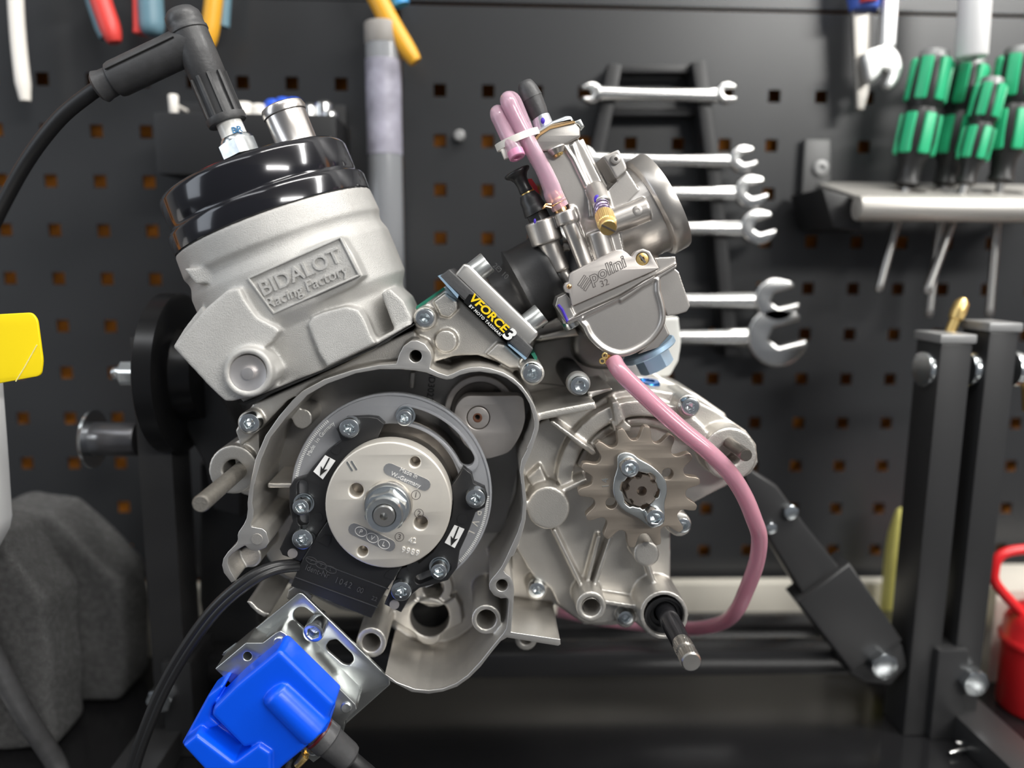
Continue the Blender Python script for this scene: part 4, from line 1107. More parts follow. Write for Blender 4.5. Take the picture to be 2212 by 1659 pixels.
put('cap_arm', G().lathe([(38 * PX, 0), (37 * PX, .3 * Ls), (37 * PX, .86 * Ls), (35 * PX, .90 * Ls), (29 * PX, .92 * Ls), (30 * PX, 1.0 * Ls), (33 * PX, 1.06 * Ls), (27 * PX, 1.09 * Ls)], ce, dv, 40), M['rubberg'], LEAD)
put('cap_seam', G().tube([ce + dv * (Ls * t) + Vector((0, -37.2 * PX, 0)) * 1.0 + UP * (12 * PX) for t in (.12, .4, .7, .88)], .0004, 6), M['black'], LEAD)
pl = [sd1 + dv * .002, W(190, 205, .434), W(130, 255, .438), W(70, 330, .446), W(20, 415, .456), W(-30, 520, .468), W(-60, 620, .48)]
put('lead_wire', G().tube(smooth_loop([tuple(p) for p in pl], 6, False), .0039, 20), M['rubber'], LEAD)

# stator cable
ch = [W(668, 1222, .392), W(630, 1222, .386), W(585, 1230, .380), W(535, 1256, .376), W(470, 1312, .376), W(410, 1390, .380), W(358, 1478, .386), W(318, 1570, .392), W(288, 1660, .398), W(275, 1740, .405)]
CAB = thing('stator_cable', ch[-1], 'black two-core sheathed cable curving down left from the flywheel housing', 'cable')
sp = smooth_loop([tuple(p) for p in ch], 6, False)
put('sheath_core', G().tube([Vector(p) + Vector((.0011, 0, -.0008)) for p in sp], .0025, 12), M['bplast'], CAB)
put('sheath_core', G().tube([Vector(p) + Vector((-.0012, 0, .0009)) for p in sp], .0025, 12), M['bplast'], CAB)

# pink overflow hose
hp = [W(*z1('B', 672, 735), .3925), W(1342, 805, .387), W(1400, 862, .381), W(1470, 925, .377), W(1530, 975, .375), W(1575, 1020, .376), W(1607, 1070, .380), W(1628, 1120, .385), W(1640, 1160, .392), W(1634, 1215, .402), W(1612, 1275, .415), W(1590, 1320, .425), W(1560, 1345, .445), W(1510, 1357, .470), W(1450, 1356, .495), W(1380, 1348, .513), W(1290, 1336, .516), W(1205, 1318, .516)]
OH = thing('overflow_hose', hp[9], 'long pink translucent hose looping from the float bowl around the sprocket side', 'hose')
HO = put('hose_wall', G().hose(smooth_loop([tuple(p) for p in hp], 6, False), .0044, .6), M['pink'], OH, smooth=60)

# short folded vent hose on the carburettor
vp = [W(*z1('E', 858, 600), .4045), W(*z1('3', 775, 1075), .4040), W(*z1('3', 755, 1010), .4035), W(*z1('3', 690, 860), .4020), W(*z1('3', 590, 680), .4005), W(*z1('3', 520, 540), .400), W(*z1('3', 440, 380), .400), W(*z1('3', 395, 285), .4005), W(*z1('3', 390, 258), .404), W(*z1('3', 430, 270), .4075), W(*z1('3', 480, 380), .409), W(*z1('3', 545, 540), .410)]
rr_ = [.0046, .0050, .0047, .0042, .0041, .0041, .0042, .0043, .0042, .0040, .0040, .0040]
VH = thing('vent_hose', vp[3], 'clear pink hose folded and zip-tied beside the throttle cap', 'hose')
def interp(rs, n):
    out = []
    for i in range(len(rs) - 1):
        out += [rs[i] + (rs[i + 1] - rs[i]) * k / n for k in range(n)]
    return out + [rs[-1]]
put('hose_wall', G().hose(smooth_loop([tuple(p) for p in vp], 5, False), interp(rr_, 5), .72), M['pinkc'], VH, smooth=60)
v2 = [W(*z1('3', 462, 742), .397), W(*z1('3', 440, 690), .398), W(*z1('3', 395, 600), .400), W(*z1('3', 330, 460), .402), W(*z1('3', 300, 395), .403), W(*z1('3', 305, 375), .408), W(*z1('3', 370, 480), .412), W(*z1('3', 430, 600), .413)]
put('hose_wall', G().hose(smooth_loop([tuple(p) for p in v2], 5, False), .0040, .6), M['pinkc'], VH, smooth=60)
e = (v2[0] - v2[1]).normalized()
put('hose_end', G().lathe([(.0042, -.003), (.0042, .0004), (.0038, .0008), (.0022, .0008), (.0020, 0), (.0020, -.003)], v2[0], e, 28, cap=False), mat('pink_hose_cut', (.85, .35, .55), 0, .3, trans=.2), VH)
ZT_ = thing('zip_tie', W(*z1('3', 470, 580), .40), 'small white nylon zip tie binding the pink vent hose', 'zip tie')
zc = W(*z1('3', 465, 600), .4045); za = (W(*z1('3', 500, 690), .4045) - zc).normalized(); zb = Vector((0, 1, 0)); zx = za.cross(zb)
g = G(); vs, fs2 = [], []
n = 40
for i in range(n):
    t = 2 * PI * i / n
    for rr, hh in ((0, -.0017), (0, .0017), (.0010, .0017), (.0010, -.0017)):
        vs.append(zc + zx * math.cos(t) * (.0108 + rr) + zb * math.sin(t) * (.0085 + rr) + za * hh)
for i in range(n):
    j = (i + 1) % n
    for k in range(4):
        l = (k + 1) % 4
        fs2.append((i * 4 + k, j * 4 + k, j * 4 + l, i * 4 + l))
put('tie_strap', G().add(vs, fs2), M['nylon'], ZT_)
put('tie_lock', G().box(W(*z1('3', 370, 715), .401), .0042, .005, .0052, zx, za, .0006), M['nylon'], ZT_)
# ================================================================== bench, pegboards
put('workbench_top', G().box((0, .33, -.02), 2.6, .60, .04, bev=.003), M['bench'], label='glossy black workbench top under the engine stand', category='workbench')
for sx in (-1.2, 1.2):
    for yy in (.08, .58):
        pass
def legs():
    b = bpy.data.objects['workbench_top']
    for sx in (-1.22, 1.22):
        for yy in (.08, .58):
            put('leg', G().box((sx, yy, -.47), .06, .06, .86), M['bpaint'], b, smooth=None)
legs()
def pegboard(name, anchor, cols, rows, x0px, x1px, top_px, bot_px, label):
    """steel panel with real square holes; anchor = pixel of hole (0,0)"""
    P = .0369; h = .0048
    a = W(*anchor, YB)
    xl = W(x0px, 500, YB).x; xr = W(x1px, 500, YB).x
    zt = W((x0px + x1px) / 2, top_px, YB).z; zb = W((x0px + x1px) / 2, bot_px, YB).z
    g = G()
    xs = [a.x + P * i for i in range(cols[0], cols[1])]
    xs = [x for x in xs if xl + .012 < x < xr - .012]
    zs_ = [a.z - P * j for j in range(rows[0], rows[1])]
    th = .0015
    X = [xl]
    for x in xs:
        X += [x - h, x + h]
    X.append(xr)
    Zs = [zt]
    for q in zs_:
        Zs += [q + h, q - h]
    Zs.append(zb)
    nx, nz = len(X), len(Zs)
    vs = [Vector((x, YB, q)) for q in Zs for x in X] + [Vector((x, YB + th, q)) for q in Zs for x in X]
    o = nx * nz
    fs = []
    for j in range(nz - 1):
        for i in range(nx - 1):
            hole = (i % 2 == 1) and (j % 2 == 1)
            q = [j * nx + i, j * nx + i + 1, (j + 1) * nx + i + 1, (j + 1) * nx + i]
            if not hole:
                fs.append(tuple(q)); fs.append(tuple(o + k for k in reversed(q)))
            else:
                for k in range(4):
                    m, n = q[k], q[(k + 1) % 4]
                    fs.append((m, n, o + n, o + m))
    g.add(vs, fs)
    # folded edges
    g.box(((xl + xr) / 2, YB + .011, zt - .0008), xr - xl, .020, .0016)
    g.box(((xl + xr) / 2, YB + .011, zb + .0008), xr - xl, .020, .0016)
    g.box((xl + .0008, YB + .011, (zt + zb) / 2), .0016, .020, zt - zb)
    g.box((xr - .0008, YB + .011, (zt + zb) / 2), .0016, .020, zt - zb)
    return put(name, g, M['peg'], smooth=None, label=label, category='pegboard')
pegboard('pegboard_panel', (118, 497), (-6, 9), (-3, 8), -420, 846, -10, 1252, 'dark steel pegboard panel behind the cylinder head, left of the clear tube')
pegboard('pegboard_panel', (950, 195), (-1, 22), (0, 11), 872, 2750, 30, 1252, 'dark steel pegboard panel carrying the wrench rack and screwdrivers')
xl = W(-420, 0, YB).x; xr = W(2750, 0, YB).x
zt = W(1800, 22, YB).z
put('pegboard_panel', G().box(((xl + xr) / 2, YB + .001, zt + .15), xr - xl, .003, .30), M['peg'], smooth=None, label='upper dark steel panel above the seam at the top edge', category='pegboard')
zb = 0.0; z1_ = W(1700, 1256, .598).z
put('backing_board', G().box(((xl + xr) / 2, .600, z1_ / 2), xr - xl, .012, z1_, bev=.001), M['beige'], label='long beige board standing along the bottom of the pegboards', category='board')

# ================================================================== engine stand
ST = thing('engine_stand', (W(1106, 1500, .48).x, .48, 0), 'black powder-coated steel engine stand with upright posts and silver bolts', 'stand')
def xpx(px, py, Y): return W(px, py, Y).x
def zpx(px, py, Y): return W(px, py, Y).z
def post(x0, x1, ytop, Y0, Y1, z0=0.0, yref=1000, bev=.0015, name='post'):
    xa, xb = xpx(x0, yref, Y0), xpx(x1, yref, Y0); zt = zpx((x0 + x1) / 2, ytop, Y0)
    return put(name, G().box(((xa + xb) / 2, (Y0 + Y1) / 2, (zt + z0) / 2), xb - xa, Y1 - Y0, zt - z0, bev=bev), M['bpaint'], ST)
PA = post(298, 372, 728, .470, .500)
post(470, 540, 700, .535, .560)
post(318, 385, 1432, .464, .505)
PBt = post(2008, 2076, 742, .475, .503)
PBb = post(2108, 2170, 717, .475, .503)
post(2070, 2140, 1405, .470, .508, name='post_sleeve')
M['cap'] = mat('worn_cap_metal', (.32, .32, .32), .4, .4)
for x0, x1, yt in ((2008, 2076, 742), (2108, 2170, 717)):
    xa, xb = xpx(x0, 1000, .475), xpx(x1, 1000, .475); zt = zpx(x0, yt, .475)
    put('post_cap', G().box(((xa + xb) / 2, .489, zt + .003), xb - xa + .003, .031, .006, bev=.0012), M['cap'], ST)
def xdisc(px, py, Y, r, th, m, name, toward=-1, parent=ST, hexr=0):
    c = W(px, py, Y)
    o = put(name, G().lathe([(r * .9, 0), (r, th * .2), (r, th * .8), (r * .9, th)], c, (1, 0, 0), 40), m, parent)
    return o
# round plate gripping the engine, spindle, washer
c = W(402, 806, .482)
put('turning_plate', G().lathe([(.047, -.013), (.0495, -.0115), (.0495, -.001), (.047, 0), (.030, .0005), (.028, .012)], c, (1, 0, 0), 72), mat('satin_black_plate', (.012, .012, .013), .3, .28), ST)
c0 = W(200, 948, .488)
put('spindle', G().cyl(c0, Vector((xpx(300, 948, .488), .488, c0.z)), .0108, seg=36, bev=.001), mat('oiled_spindle_steel', (.16, .16, .17), .8, .32), ST)
put('spindle_washer', G().lathe([(.010, -.0012), (.0175, -.0012), (.0185, -.0004), (.0185, .0016), (.010, .0016)], c0, (1, 0, 0), 48), M['zinc'], ST)
c = W(265, 807, .486)
put('hex_bolt', G().hexnut(c, (1, 0, 0), .0085, .010, .3), M['zinc'], ST, smooth=25)
put('bolt_tip', G().cyl(c - Vector((.006, 0, 0)), c, .0042, .0045, 20, .001), M['zinc'], ST)
# link between turning plate and engine
put('engine_arm', G().plate([(400, 790), (470, 840), (520, 930), (520, 1120), (460, 1100), (440, 1000), (400, 930)], .478, .50, .002), M['bpaint'], ST)
put('engine_arm', G().plate([(430, 1000), (520, 1000), (560, 1300), (560, 1500), (470, 1500), (430, 1300)], .515, .53, .002), M['bpaint'], ST)
# side knobs on the right posts
for px, py in ((1990, 797), (2085, 797)):
    c = W(px, py, .489)
    put('clamp_washer', G().lathe([(.006, 0), (.0112, 0), (.0118, .001), (.0118, .004), (.010, .0052), (.004, .0056)], c, (1, 0, 0), 40), M['zinc'], ST)
c = W(2182, 797, .489)
put('clamp_bolt', G().lathe([(.0115, 0), (.0118, .004), (.0050, .0045), (.0050, .05)], c, (1, 0, 0), 40), M['zinc'], ST)
put('brass_pin', G().lathe([(.0034, 0), (.0034, .010), (.0046, .011), (.0050, .016), (.0044, .022), (.0020, .025)], W(2050, 722, .497), (.32, 0, 1), 24), M['brass'], ST)
put('bolt_knob', G().cyl(c + Vector((.012, -.002, -.006)), c + Vector((.014, -.002, -.028)), .0045, .0035, 20, .001), M['brass'], ST)
# diagonal arm, bolts
put('brace', G().plate([(1600, 1000), (1680, 1050), (1736, 1128), (1951, 1396), (1962, 1440), (1925, 1482), (1870, 1476), (1839, 1460), (1658, 1162), (1630, 1100)], .478, .492, .002), M['bpaint'], ST)
put('brace_sleeve', G().plate([(1722, 1300), (1836, 1215), (1951, 1385), (1840, 1452)], .474, .496, .002), M['bpaint'], ST)
for px, py, r, Y in ((1912, 1441, 31, .468), (2110, 1479, 30, .464), (342, 1516, 28, .458), (1667, 1142, 13, .474), (1710, 1108, 17, .474)):
    q = W(px, py, Y); s = mpp(px, py, Y)
    put('hex_bolt', G().hexnut(q, (0, 1, 0), r * s, .010, random.random()), M['zinc'], ST, smooth=25)
# cross bars and feet
M['barpaint'] = mat('glossy_black_bar_paint', (.022, .022, .023), 0, .16)
def xbar(y_top, hpx, Y0, Y1, x0, x1):
    zt = zpx(1500, y_top, Y0); zb = zpx(1500, y_top + hpx, Y0)
    xa, xb = xpx(x0, y_top, Y0), xpx(x1, y_top, Y0)
    put('cross_bar', G().box(((xa + xb) / 2, (Y0 + Y1) / 2, (zt + zb) / 2), xb - xa, Y1 - Y0, zt - zb, bev=.003), M['barpaint'], ST)
xbar(1352, 48, .540, .565, 380, 2120)
xbar(1410, 52, .492, .515, 330, 2120)
for x0, x1 in ((312, 392), (2066, 2142)):
    xa, xb = xpx(x0, 1590, .47), xpx(x1, 1590, .47)
    put('foot_bar', G().box(((xa + xb) / 2, .50, .009), xb - xa + .004, .18, .018, bev=.0015), M['bpaint'], ST)

# ================================================================== tools on the pegboard
M['chrome'] = mat('satin_chrome', (.70, .70, .69), 1.0, .24)
M['rack'] = mat('black_rack_plastic', (.014, .014, .015), 0, .4)
# wrench rack: two rails and bars
RK = thing('wrench_rack', W(1580, 770, .60), 'black ladder-shaped wrench rack mounted on the pegboard', 'rack')
def rail(pts, wpx, y0, y1, name='rail'):
    L, R = [], []
    for i, p in enumerate(pts):
        a = Vector(pts[max(i - 1, 0)]); b = Vector(pts[min(i + 1, len(pts) - 1)]); d = (b - a).normalized(); n = Vector((-d.y, d.x)) * wpx
        L.append(tuple(Vector(p) + n)); R.append(tuple(Vector(p) - n))
    put(name, G().plate(L + R[::-1], y0, y1, .001), M['rack'], RK)
rail([(1510, 132), (1528, 260), (1546, 400), (1562, 560), (1576, 700), (1582, 770)], 15, .590, .614)
rail([(1330, 138), (1306, 260), (1284, 360), (1262, 480), (1245, 620), (1240, 760)], 15, .590, .614)
put('cross_piece', G().plate([(1325, 140), (1512, 140), (1512, 158), (1322, 158)], .598, .612, .001), M['rack'], RK)
put('cross_piece', G().plate([(1310, 232), (1520, 232), (1522, 250), (1306, 250)], .600, .612, .001), M['rack'], RK)
def wrench(y, xl, xr, hr, hand, label, both=False, tilt=0.26):
    Y = .582
    T = thing('combination_wrench', W(xr, y, Y), label, 'wrench', 'wrenches in the rack')
    s = mpp(1500, y, Y)
    A, B = W(xl, y, Y), W(xr - hr * .8, y, Y)
    L = B.x - A.x
    g = G()
    # flattened shank with waisted ends
    n = 12; vs, fs = [], []
    for i in range(n + 1):
        t = i / n
        ww = hand * s * (1.15 - .25 * math.sin(PI * t)); hh = .0030
        x = A.x + L * t
        for k in range(12):
            a = 2 * PI * k / 12
            vs.append(Vector((x, Y + .004 + math.sin(a) * hh, A.z + math.cos(a) * ww)))
    for i in range(n):
        for k in range(12):
            j = (k + 1) % 12
            fs.append((i * 12 + k, i * 12 + j, (i + 1) * 12 + j, (i + 1) * 12 + k))
    fs += [tuple(range(12)), tuple(n * 12 + k for k in range(12))]
    put('shank', g.add(vs, fs), M['chrome'], T)
    def jaw(cx, d):
        pts = []
        o = .50
        for i in range(25):
            a = o + (2 * PI - 2 * o) * i / 24
            R = hr * (1.08 if .9 < a < 2 * PI - .9 else 1.14)
            pts.append((R * math.cos(a), R * 1.0 * math.sin(a)))
        sw = hr * .36
        pts += [(hr * .95, -sw), (hr * -.05, -sw), (hr * -.35, 0), (hr * -.05, sw), (hr * .95, sw)]
        ct, st = math.cos(-tilt), math.sin(-tilt)
        return [(cx + d * (x * ct - q * st), y + x * st + q * ct) for x, q in pts]
    put('open_jaw', G().plate(jaw(xr, 1), Y, Y + .008, .0018), M['chrome'], T)
    if both:
        put('open_jaw', G().plate(jaw(xl, -1), Y, Y + .008, .0018), M['chrome'], T)
    else:
        put('ring_end', G().plate(circle_px(xl, y, hr, 32), Y, Y + .009, .0018, holes=[circle_px(xl, y, hr * .58, 12)]), M['chrome'], T)
wrench(199, 1278, 1572, 22, 14, 'smallest double-ended wrench across the top of the rack', True, 0)
wrench(342, 1260, 1608, 28, 13, 'small chrome wrench second from the top of the rack')
wrench(413, 1250, 1625, 34, 14, 'medium chrome wrench third from the top of the rack')
wrench(490, 1240, 1640, 36, 15, 'medium chrome wrench fourth from the top of the rack, above the bare rail')
wrench(648, 1230, 1680, 45, 16, 'large chrome wrench second from the bottom of the rack')
wrench(728, 1225, 1680, 60, 17, 'largest chrome wrench with wide open jaw at the bottom of the rack')

# screwdriver shelf
SH = thing('screwdriver_shelf', W(1980, 480, .58), 'light metal tool shelf on the pegboard holding green screwdrivers', 'shelf')
M['shelf'] = mat('grey_shelf_metal', (.50, .48, .45), .5, .42)
xa, xb = xpx(1775, 420, .60), xpx(2330, 420, .57)
zt = zpx(1800, 394, .612); zf = zpx(1950, 428, .535)
hx = [xpx(x, 430, .572) for x in (1965, 2045, 2105, 2175, 2262)]
loops_ = [[(xa, .532), (xb, .532), (xb, .613), (xa, .613)]] + [[(x + .011 * math.cos(t), .572 + .011 * math.sin(t)) for t in [i * PI / 8 for i in range(16)]] for x in hx]
g = G().loops(loops_, 0, .003)
for q in g.v:
    yy_ = q.z; q.z = zf + (zt - zf) * (yy_ - .535) / .077 - q.y; q.y = yy_
put('shelf_top', g, M['shelf'], SH)
put('front_lip', G().cyl((xpx(1850, 430, .535), .535, zf - .007), (xb, .535, zf - .007), .0090, seg=32, bev=.002), M['shelf'], SH)
put('end_bracket', G().plate([(1776, 408), (1862, 432), (1862, 500), (1800, 492)], .552, .610, .001), M['rack'], SH)
put('wall_plate', G().plate([(1740, 300), (1795, 300), (1795, 450), (1730, 450)], .607, .6135, .001), mat('dark_plate_metal', (.10, .10, .10), .3, .4), SH)
put('plate_screw', G().screw(W(1775, 362, .604), (0, 1, 0), .006, .003, 'round', .4, 20), M['cap'], SH)
M['sgreen'] = mat('green_screwdriver_grip', (.03, .48, .22), 0, .38)
M['sblack'] = mat('black_screwdriver_grip', (.02, .02, .02), 0, .4)
def screwdriver(top, ferr, tip, r, label, Y=.572, lift=None):
    a, b, c = W(*top, Y), W(*ferr, Y), W(*tip, Y)
    T = thing('screwdriver', c, label, 'screwdriver', 'green screwdrivers in the shelf')
    d = (b - a); L = d.length; d.normalize()
    body = put('handle', G().lathe([(r * .5, 0), (r * .86, .006), (r * .92, .012), (r * .96, L * .22), (r * .98, L * .36), (r * .82, L * .42), (r * .98, L * .48), (r * 1.0, L * .66), (r * .9, L * .75), (r * .62, L * .82), (r * .58, L * .93), (r * .70, L * .98), (r * .4, L)], a, d, 32), M['sblack'], T)
    put('end_cap', G().lathe([(r * .3, -.001), (r * .72, 0), (r * .80, .004), (r * .8, .006)], a, d, 24), M['cap'], T)
    e1 = (Vector((1, 0, 0)) - d * d.x).normalized(); e2 = d.cross(e1)
    for t0, t1 in ((.06, .37), (.46, .76)):
        for k in range(6):
            an = 2 * PI * (k + (.0 if t0 < .2 else .25)) / 6 + .25
            e = e1 * math.cos(an) + e2 * math.sin(an); tn = d.cross(e)
            m = G().box(a + d * (L * (t0 + t1) / 2) + e * (r * .92), r * .62, L * (t1 - t0), r * .34, tn, e, bev=r * .14)
            put('grip_inlay', m, M['sgreen'], body)
    put('blade', G().lathe([(.0030, 0), (.0030, (c - b).length - .006), (.0034, (c - b).length - .004), (.0022, (c - b).length)], b - d * .002, (c - b), 16), mat('blade_steel', (.55, .54, .52), 1, .3), T)
screwdriver((2020, 112), (1958, 405), (1896, 636), .0130, 'green screwdriver at the left end of the shelf, short straight blade')
screwdriver((2098, 128), (2040, 402), (2005, 690), .0130, 'green screwdriver second from the left, directly under the white handle', .585)
screwdriver((2145, 170), (2085, 400), (2000, 640), .0098, 'small bright green screwdriver standing in front, third from the left', .560)
screwdriver((2205, 105), (2160, 395), (2135, 690), .0135, 'green screwdriver at the right edge of the picture')

# hanging hand tools along the top
def handle(name, pts, r, m, label, cat, Y=.585, extra=None, group=None, flat=1.0):
    T = thing(name, W(*pts[-1], Y), label, cat, group)
    P = smooth_loop([tuple(W(a, b, Y)) for a, b in pts], 5, False)
    n = len(P)
    rs = [r * (1 if i < n - 5 else (1 - ((i - n + 6) / 6) ** 2 * .55)) for i in range(n)]
    put('grip', G().tube(P, rs, 16), m, T, smooth=60)
    return T
M['hred'] = mat('red_plier_grip', (.72, .06, .05), 0, .4)
M['hteal'] = mat('teal_plier_grip', (.13, .24, .30), 0, .42)
M['horange'] = mat('orange_plier_grip', (.80, .40, .03), 0, .4)
T = handle('pliers', [(200, -70), (218, 0), (235, 50), (248, 92)], .0072, M['hred'], 'red gripped pliers hanging at the top left', 'pliers')
put('grip_back', G().tube([W(a, b, .592) for a, b in ((180, -70), (205, 10), (222, 60), (232, 80))], .0055, 12), M['hteal'], T, smooth=60)
put('grip', G().tube([W(a, b, .585) for a, b in ((150, -75), (150, -60), (145, -20))], .006, 12), M['hred'], T)
T = handle('pliers', [(322, -70), (325, 0), (328, 50), (328, 76)], .0085, M['hteal'], 'pliers with grey-blue handle hanging right of the red pliers', 'pliers')
put('grip_edge', G().tube([W(a, b, .59) for a, b in ((300, -70), (303, 0), (304, 60), (303, 74))], .005, 12), M['hred'], T, smooth=60)
T = handle('pliers', [(468, -70), (462, 0), (455, 60), (448, 104)], .0062, M['horange'], 'pliers with slim orange handle hanging above the plug cap', 'pliers')
put('grip_back', G().tube([W(a, b, .595) for a, b in ((492, -70), (486, 0), (482, 58))], .0045, 12), M['hteal'], T, smooth=60)
T = handle('pliers', [(780, -80), (812, -10), (855, 70), (898, 134)], .0072, M['horange'], 'pliers with slanted orange handle hanging above the clear tube', 'pliers')
put('grip', G().tube([W(a, b, .59) for a, b in ((846, -70), (855, -20), (866, 12))], .0065, 12), mat('bright_blue_grip', (.06, .35, .75), 0, .4), T)
T = thing('hex_key', W(52, 222, .59), 'white metal long hex key hanging at the top left corner', 'hex key')
put('shaft', G().tube(smooth_loop([tuple(W(a, b, .588)) for a, b in ((32, -80), (34, 0), (40, 90), (48, 165), (55, 218))], 4, False), [.0052] * 14 + [.0045, .004, .0035], 14), M['nylon'], T, smooth=60)
def hook(px, py, L, label):
    T = thing('peg_hook', W(px, py, .60), label, 'hook', 'pegboard hooks')
    c = W(px, py, .585)
    put('peg', G().cyl(c + Vector((0, 0, L)), c - Vector((0, 0, L)), .0035, .0032, 16, .0012), M['nylon'], T, smooth=60)
    put('stem', G().cyl(c, c + Vector((0, .034, 0)), .0016), M['nylon'], T)
hook(408, 62, .007, 'pale peg hook between the grey-blue and orange pliers')
hook(375, 226, .007, 'pale peg hook just above the black parts bin')
# round magnets
for px, py, lb in ((992, 292, 'small grey round magnet on the pegboard left of the carburettor'), ):
    put('round_magnet', G().lathe([(.003, 0), (.0042, .001), (.0042, .006), (.003, .0065)], W(px, py, YB - .0066), (0, 1, 0), 24), M['cap'], label=lb, category='magnet')
# parts bin with bits
BN = thing('parts_bin', W(540, 385, .58), 'black open parts bin hung on the pegboard behind the spark plug', 'bin')
x0, x1 = xpx(355, 320, .57), xpx(728, 320, .57); zt, zb = zpx(540, 252, .57), zpx(540, 382, .57)
put('front_wall', G().box(((x0 + x1) / 2, .560, (zt + zb) / 2), x1 - x0, .003, zt - zb, bev=.0008), M['rack'], BN)
put('back_wall', G().box(((x0 + x1) / 2, .610, (zt + zb) / 2 + .008), x1 - x0, .003, zt - zb + .016, bev=.0008), M['rack'], BN)
for x in (x0, x1):
    put('side_wall', G().box((x, .585, (zt + zb) / 2), .003, .052, zt - zb, bev=.0008), M['rack'], BN)
put('bin_floor', G().box(((x0 + x1) / 2, .585, zb + .0015), x1 - x0, .05, .003), M['rack'], BN)
bl = mat('blue_cap', (.03, .12, .75), 0, .35)
for px, py, r, m, lb in ((528, 228, .0075, 'chrome', 'pale socket bit in the bin next to the plug insulator'), (560, 232, .0070, 'chrome', 'pale socket bit in the bin, second from the plug'), (590, 222, .0062, 'blue1', 'blue capped bit left of the blue pair in the bin'), (612, 218, .0062, 'blue1', 'blue capped bit in the middle of the bin'), (634, 219, .0062, 'blue1', 'blue capped bit on the right of the blue ones in the bin'), (668, 232, .0060, 'chrome', 'steel bit in the bin right of the blue bits'), (700, 226, .0068, 'chrome', 'steel bit near the right end of the bin'), (726, 258, .0062, 'chrome', 'small steel bit at the far right corner of the bin')):
    c = W(px, py, .582)
    zl = zb + .003
    if px > 720:
        c = W(713, 246, .575)
    T = put('socket_bit', G().lathe([(r, zl - c.z), (r, -.004), (r * .95, 0), (r * .6, .002), (r * .55, -.004), (.0003, -.004)], c, (0, 0, 1), 20), bl if m == 'blue1' else M['nylon'] if px < 600 else M['chrome'], label=lb, category='bit', group='bits in the parts bin')
# clear wrapped tube
TB = thing('packing_tube', W(832, 640, .59), 'long clear plastic tube with pale paper label hanging between the pegboards', 'tube')
ta_, tb_ = W(826, 62, .588), W(840, 720, .588)
put('tube_wall', G().cyl(ta_, tb_, .0125, .0125, 32, .003), mat('frosted_plastic', (.34, .35, .37), 0, .22, trans=.35), TB)
put('paper_label', G().cyl(ta_ + (tb_ - ta_) * .10, ta_ + (tb_ - ta_) * .40, .0128, .0128, 32), mat('violet_printed_label', (.30, .29, .35), 0, .5, None, (60, .35)), TB)
put('tube_cap', G().cyl(ta_ - (tb_ - ta_).normalized() * .004, ta_ + (tb_ - ta_).normalized() * .012, .0130, .0130, 28, .002), mat('warm_grey_cap', (.30, .28, .26), 0, .5), TB)
# top right: flat file-like tool, hanging wrench, white handle
T = thing('scraper', W(1862, 230, .59), 'slim grey scraper with blue handle hanging at the top right', 'scraper')
put('blade', G().plate(round_poly([(1842, 20), (1885, 20), (1878, 200), (1868, 238), (1852, 236)], 4, 3), .590, .594, .0008), mat('dull_grey_steel', (.42, .40, .37), .7, .4), T)
put('handle', G().tube([W(1868, -80, .59), W(1868, -10, .59), W(1866, 22, .59)], [.0125, .0125, .010], 20), mat('blue_handle', (.08, .16, .62), 0, .4), T)
put('handle_stripe', G().tube([W(1875, -80, .580), W(1876, 4, .580)], .006, 12), M['hred'], T)
T = thing('hanging_wrench', W(1915, 190, .58), 'white metal open-ended wrench hanging jaw-down at the top right', 'wrench')
put('shank', G().plate(round_poly([(1915, -90), (1950, -90), (1938, 100), (1905, 105), (1908, 40)], 5, 3), .580, .587, .002), mat('bright_satin_metal', (.80, .80, .80), .7, .35), T)
put('open_jaw', G().plate(smooth_loop([(1868, 115), (1895, 100), (1925, 95), (1945, 115), (1952, 145), (1942, 175), (1925, 192), (1914, 182), (1922, 158), (1910, 150), (1900, 165), (1880, 178), (1872, 150)], 3), .579, .588, .002), mat('bright_satin_metal', (.74, .74, .73), .7, .35), T)
T = thing('white_handle_tool', W(2100, 128, .575), 'thick white round handle hanging over the green screwdrivers', 'handle')
put('handle', G().cyl(W(2112, -90, .56), W(2098, 126, .56), .0105, .0105, 32, .002), mat('white_handle_plastic', (.80, .80, .80), 0, .4), T)
put('core_rod', G().cyl(W(2112, -90, .56), W(2096, 130, .56), .004), M['cap'], T)

# ================================================================== around the bench
M['felt'] = mat('charcoal_felt', (.040, .040, .040), 0, .95, (1000, 1.0, .005), (260, .85), sheen=.35)
def felt(name, poly, y0, y1, label, bev=.006):
    g = G().plate(spread(round_poly(poly, 14, 4), y1 - .012, y0), y0, y1, bev, res=3)
    m = g.cast(.0022, 5)
    rnd = random.Random(3)
    for q in m.vertices:
        q.co += Vector((math.sin(q.co.z * 120 + q.co.y * 60), math.sin(q.co.x * 140 + q.co.z * 50), math.sin(q.co.x * 90 + 1))) * .0009
    zmin_ = min(q.co.z for q in m.vertices)
    m.transform(Matrix.Translation((0, 0, .0006 - zmin_)))
    return put(name, m, M['felt'], smooth=180, label=label, category='felt bag')
def yb(Y):
    """pixel row where the bench meets plane Y (picture centre)"""
    lo, hi = 900, 2400
    for _ in range(40):
        m = (lo + hi) / 2
        if W(150, m, Y).z > BENCH_Z + .001: lo = m
        else: hi = m
    return lo
b1 = yb(.47)
felt('felt_block', [(-160, 1190), (20, 1172), (70, 1190), (110, 1260), (158, 1330), (170, 1480), (178, b1), (-160, b1)], .470, .515, 'dark grey felt tool roll standing nearest the left edge')
b2 = yb(.525)
felt('felt_block', [(30, 1145), (70, 1128), (165, 1138), (235, 1205), (310, 1275), (318, 1420), (312, b2), (30, b2)], .525, .572, 'dark grey felt tool roll standing behind the nearer one')
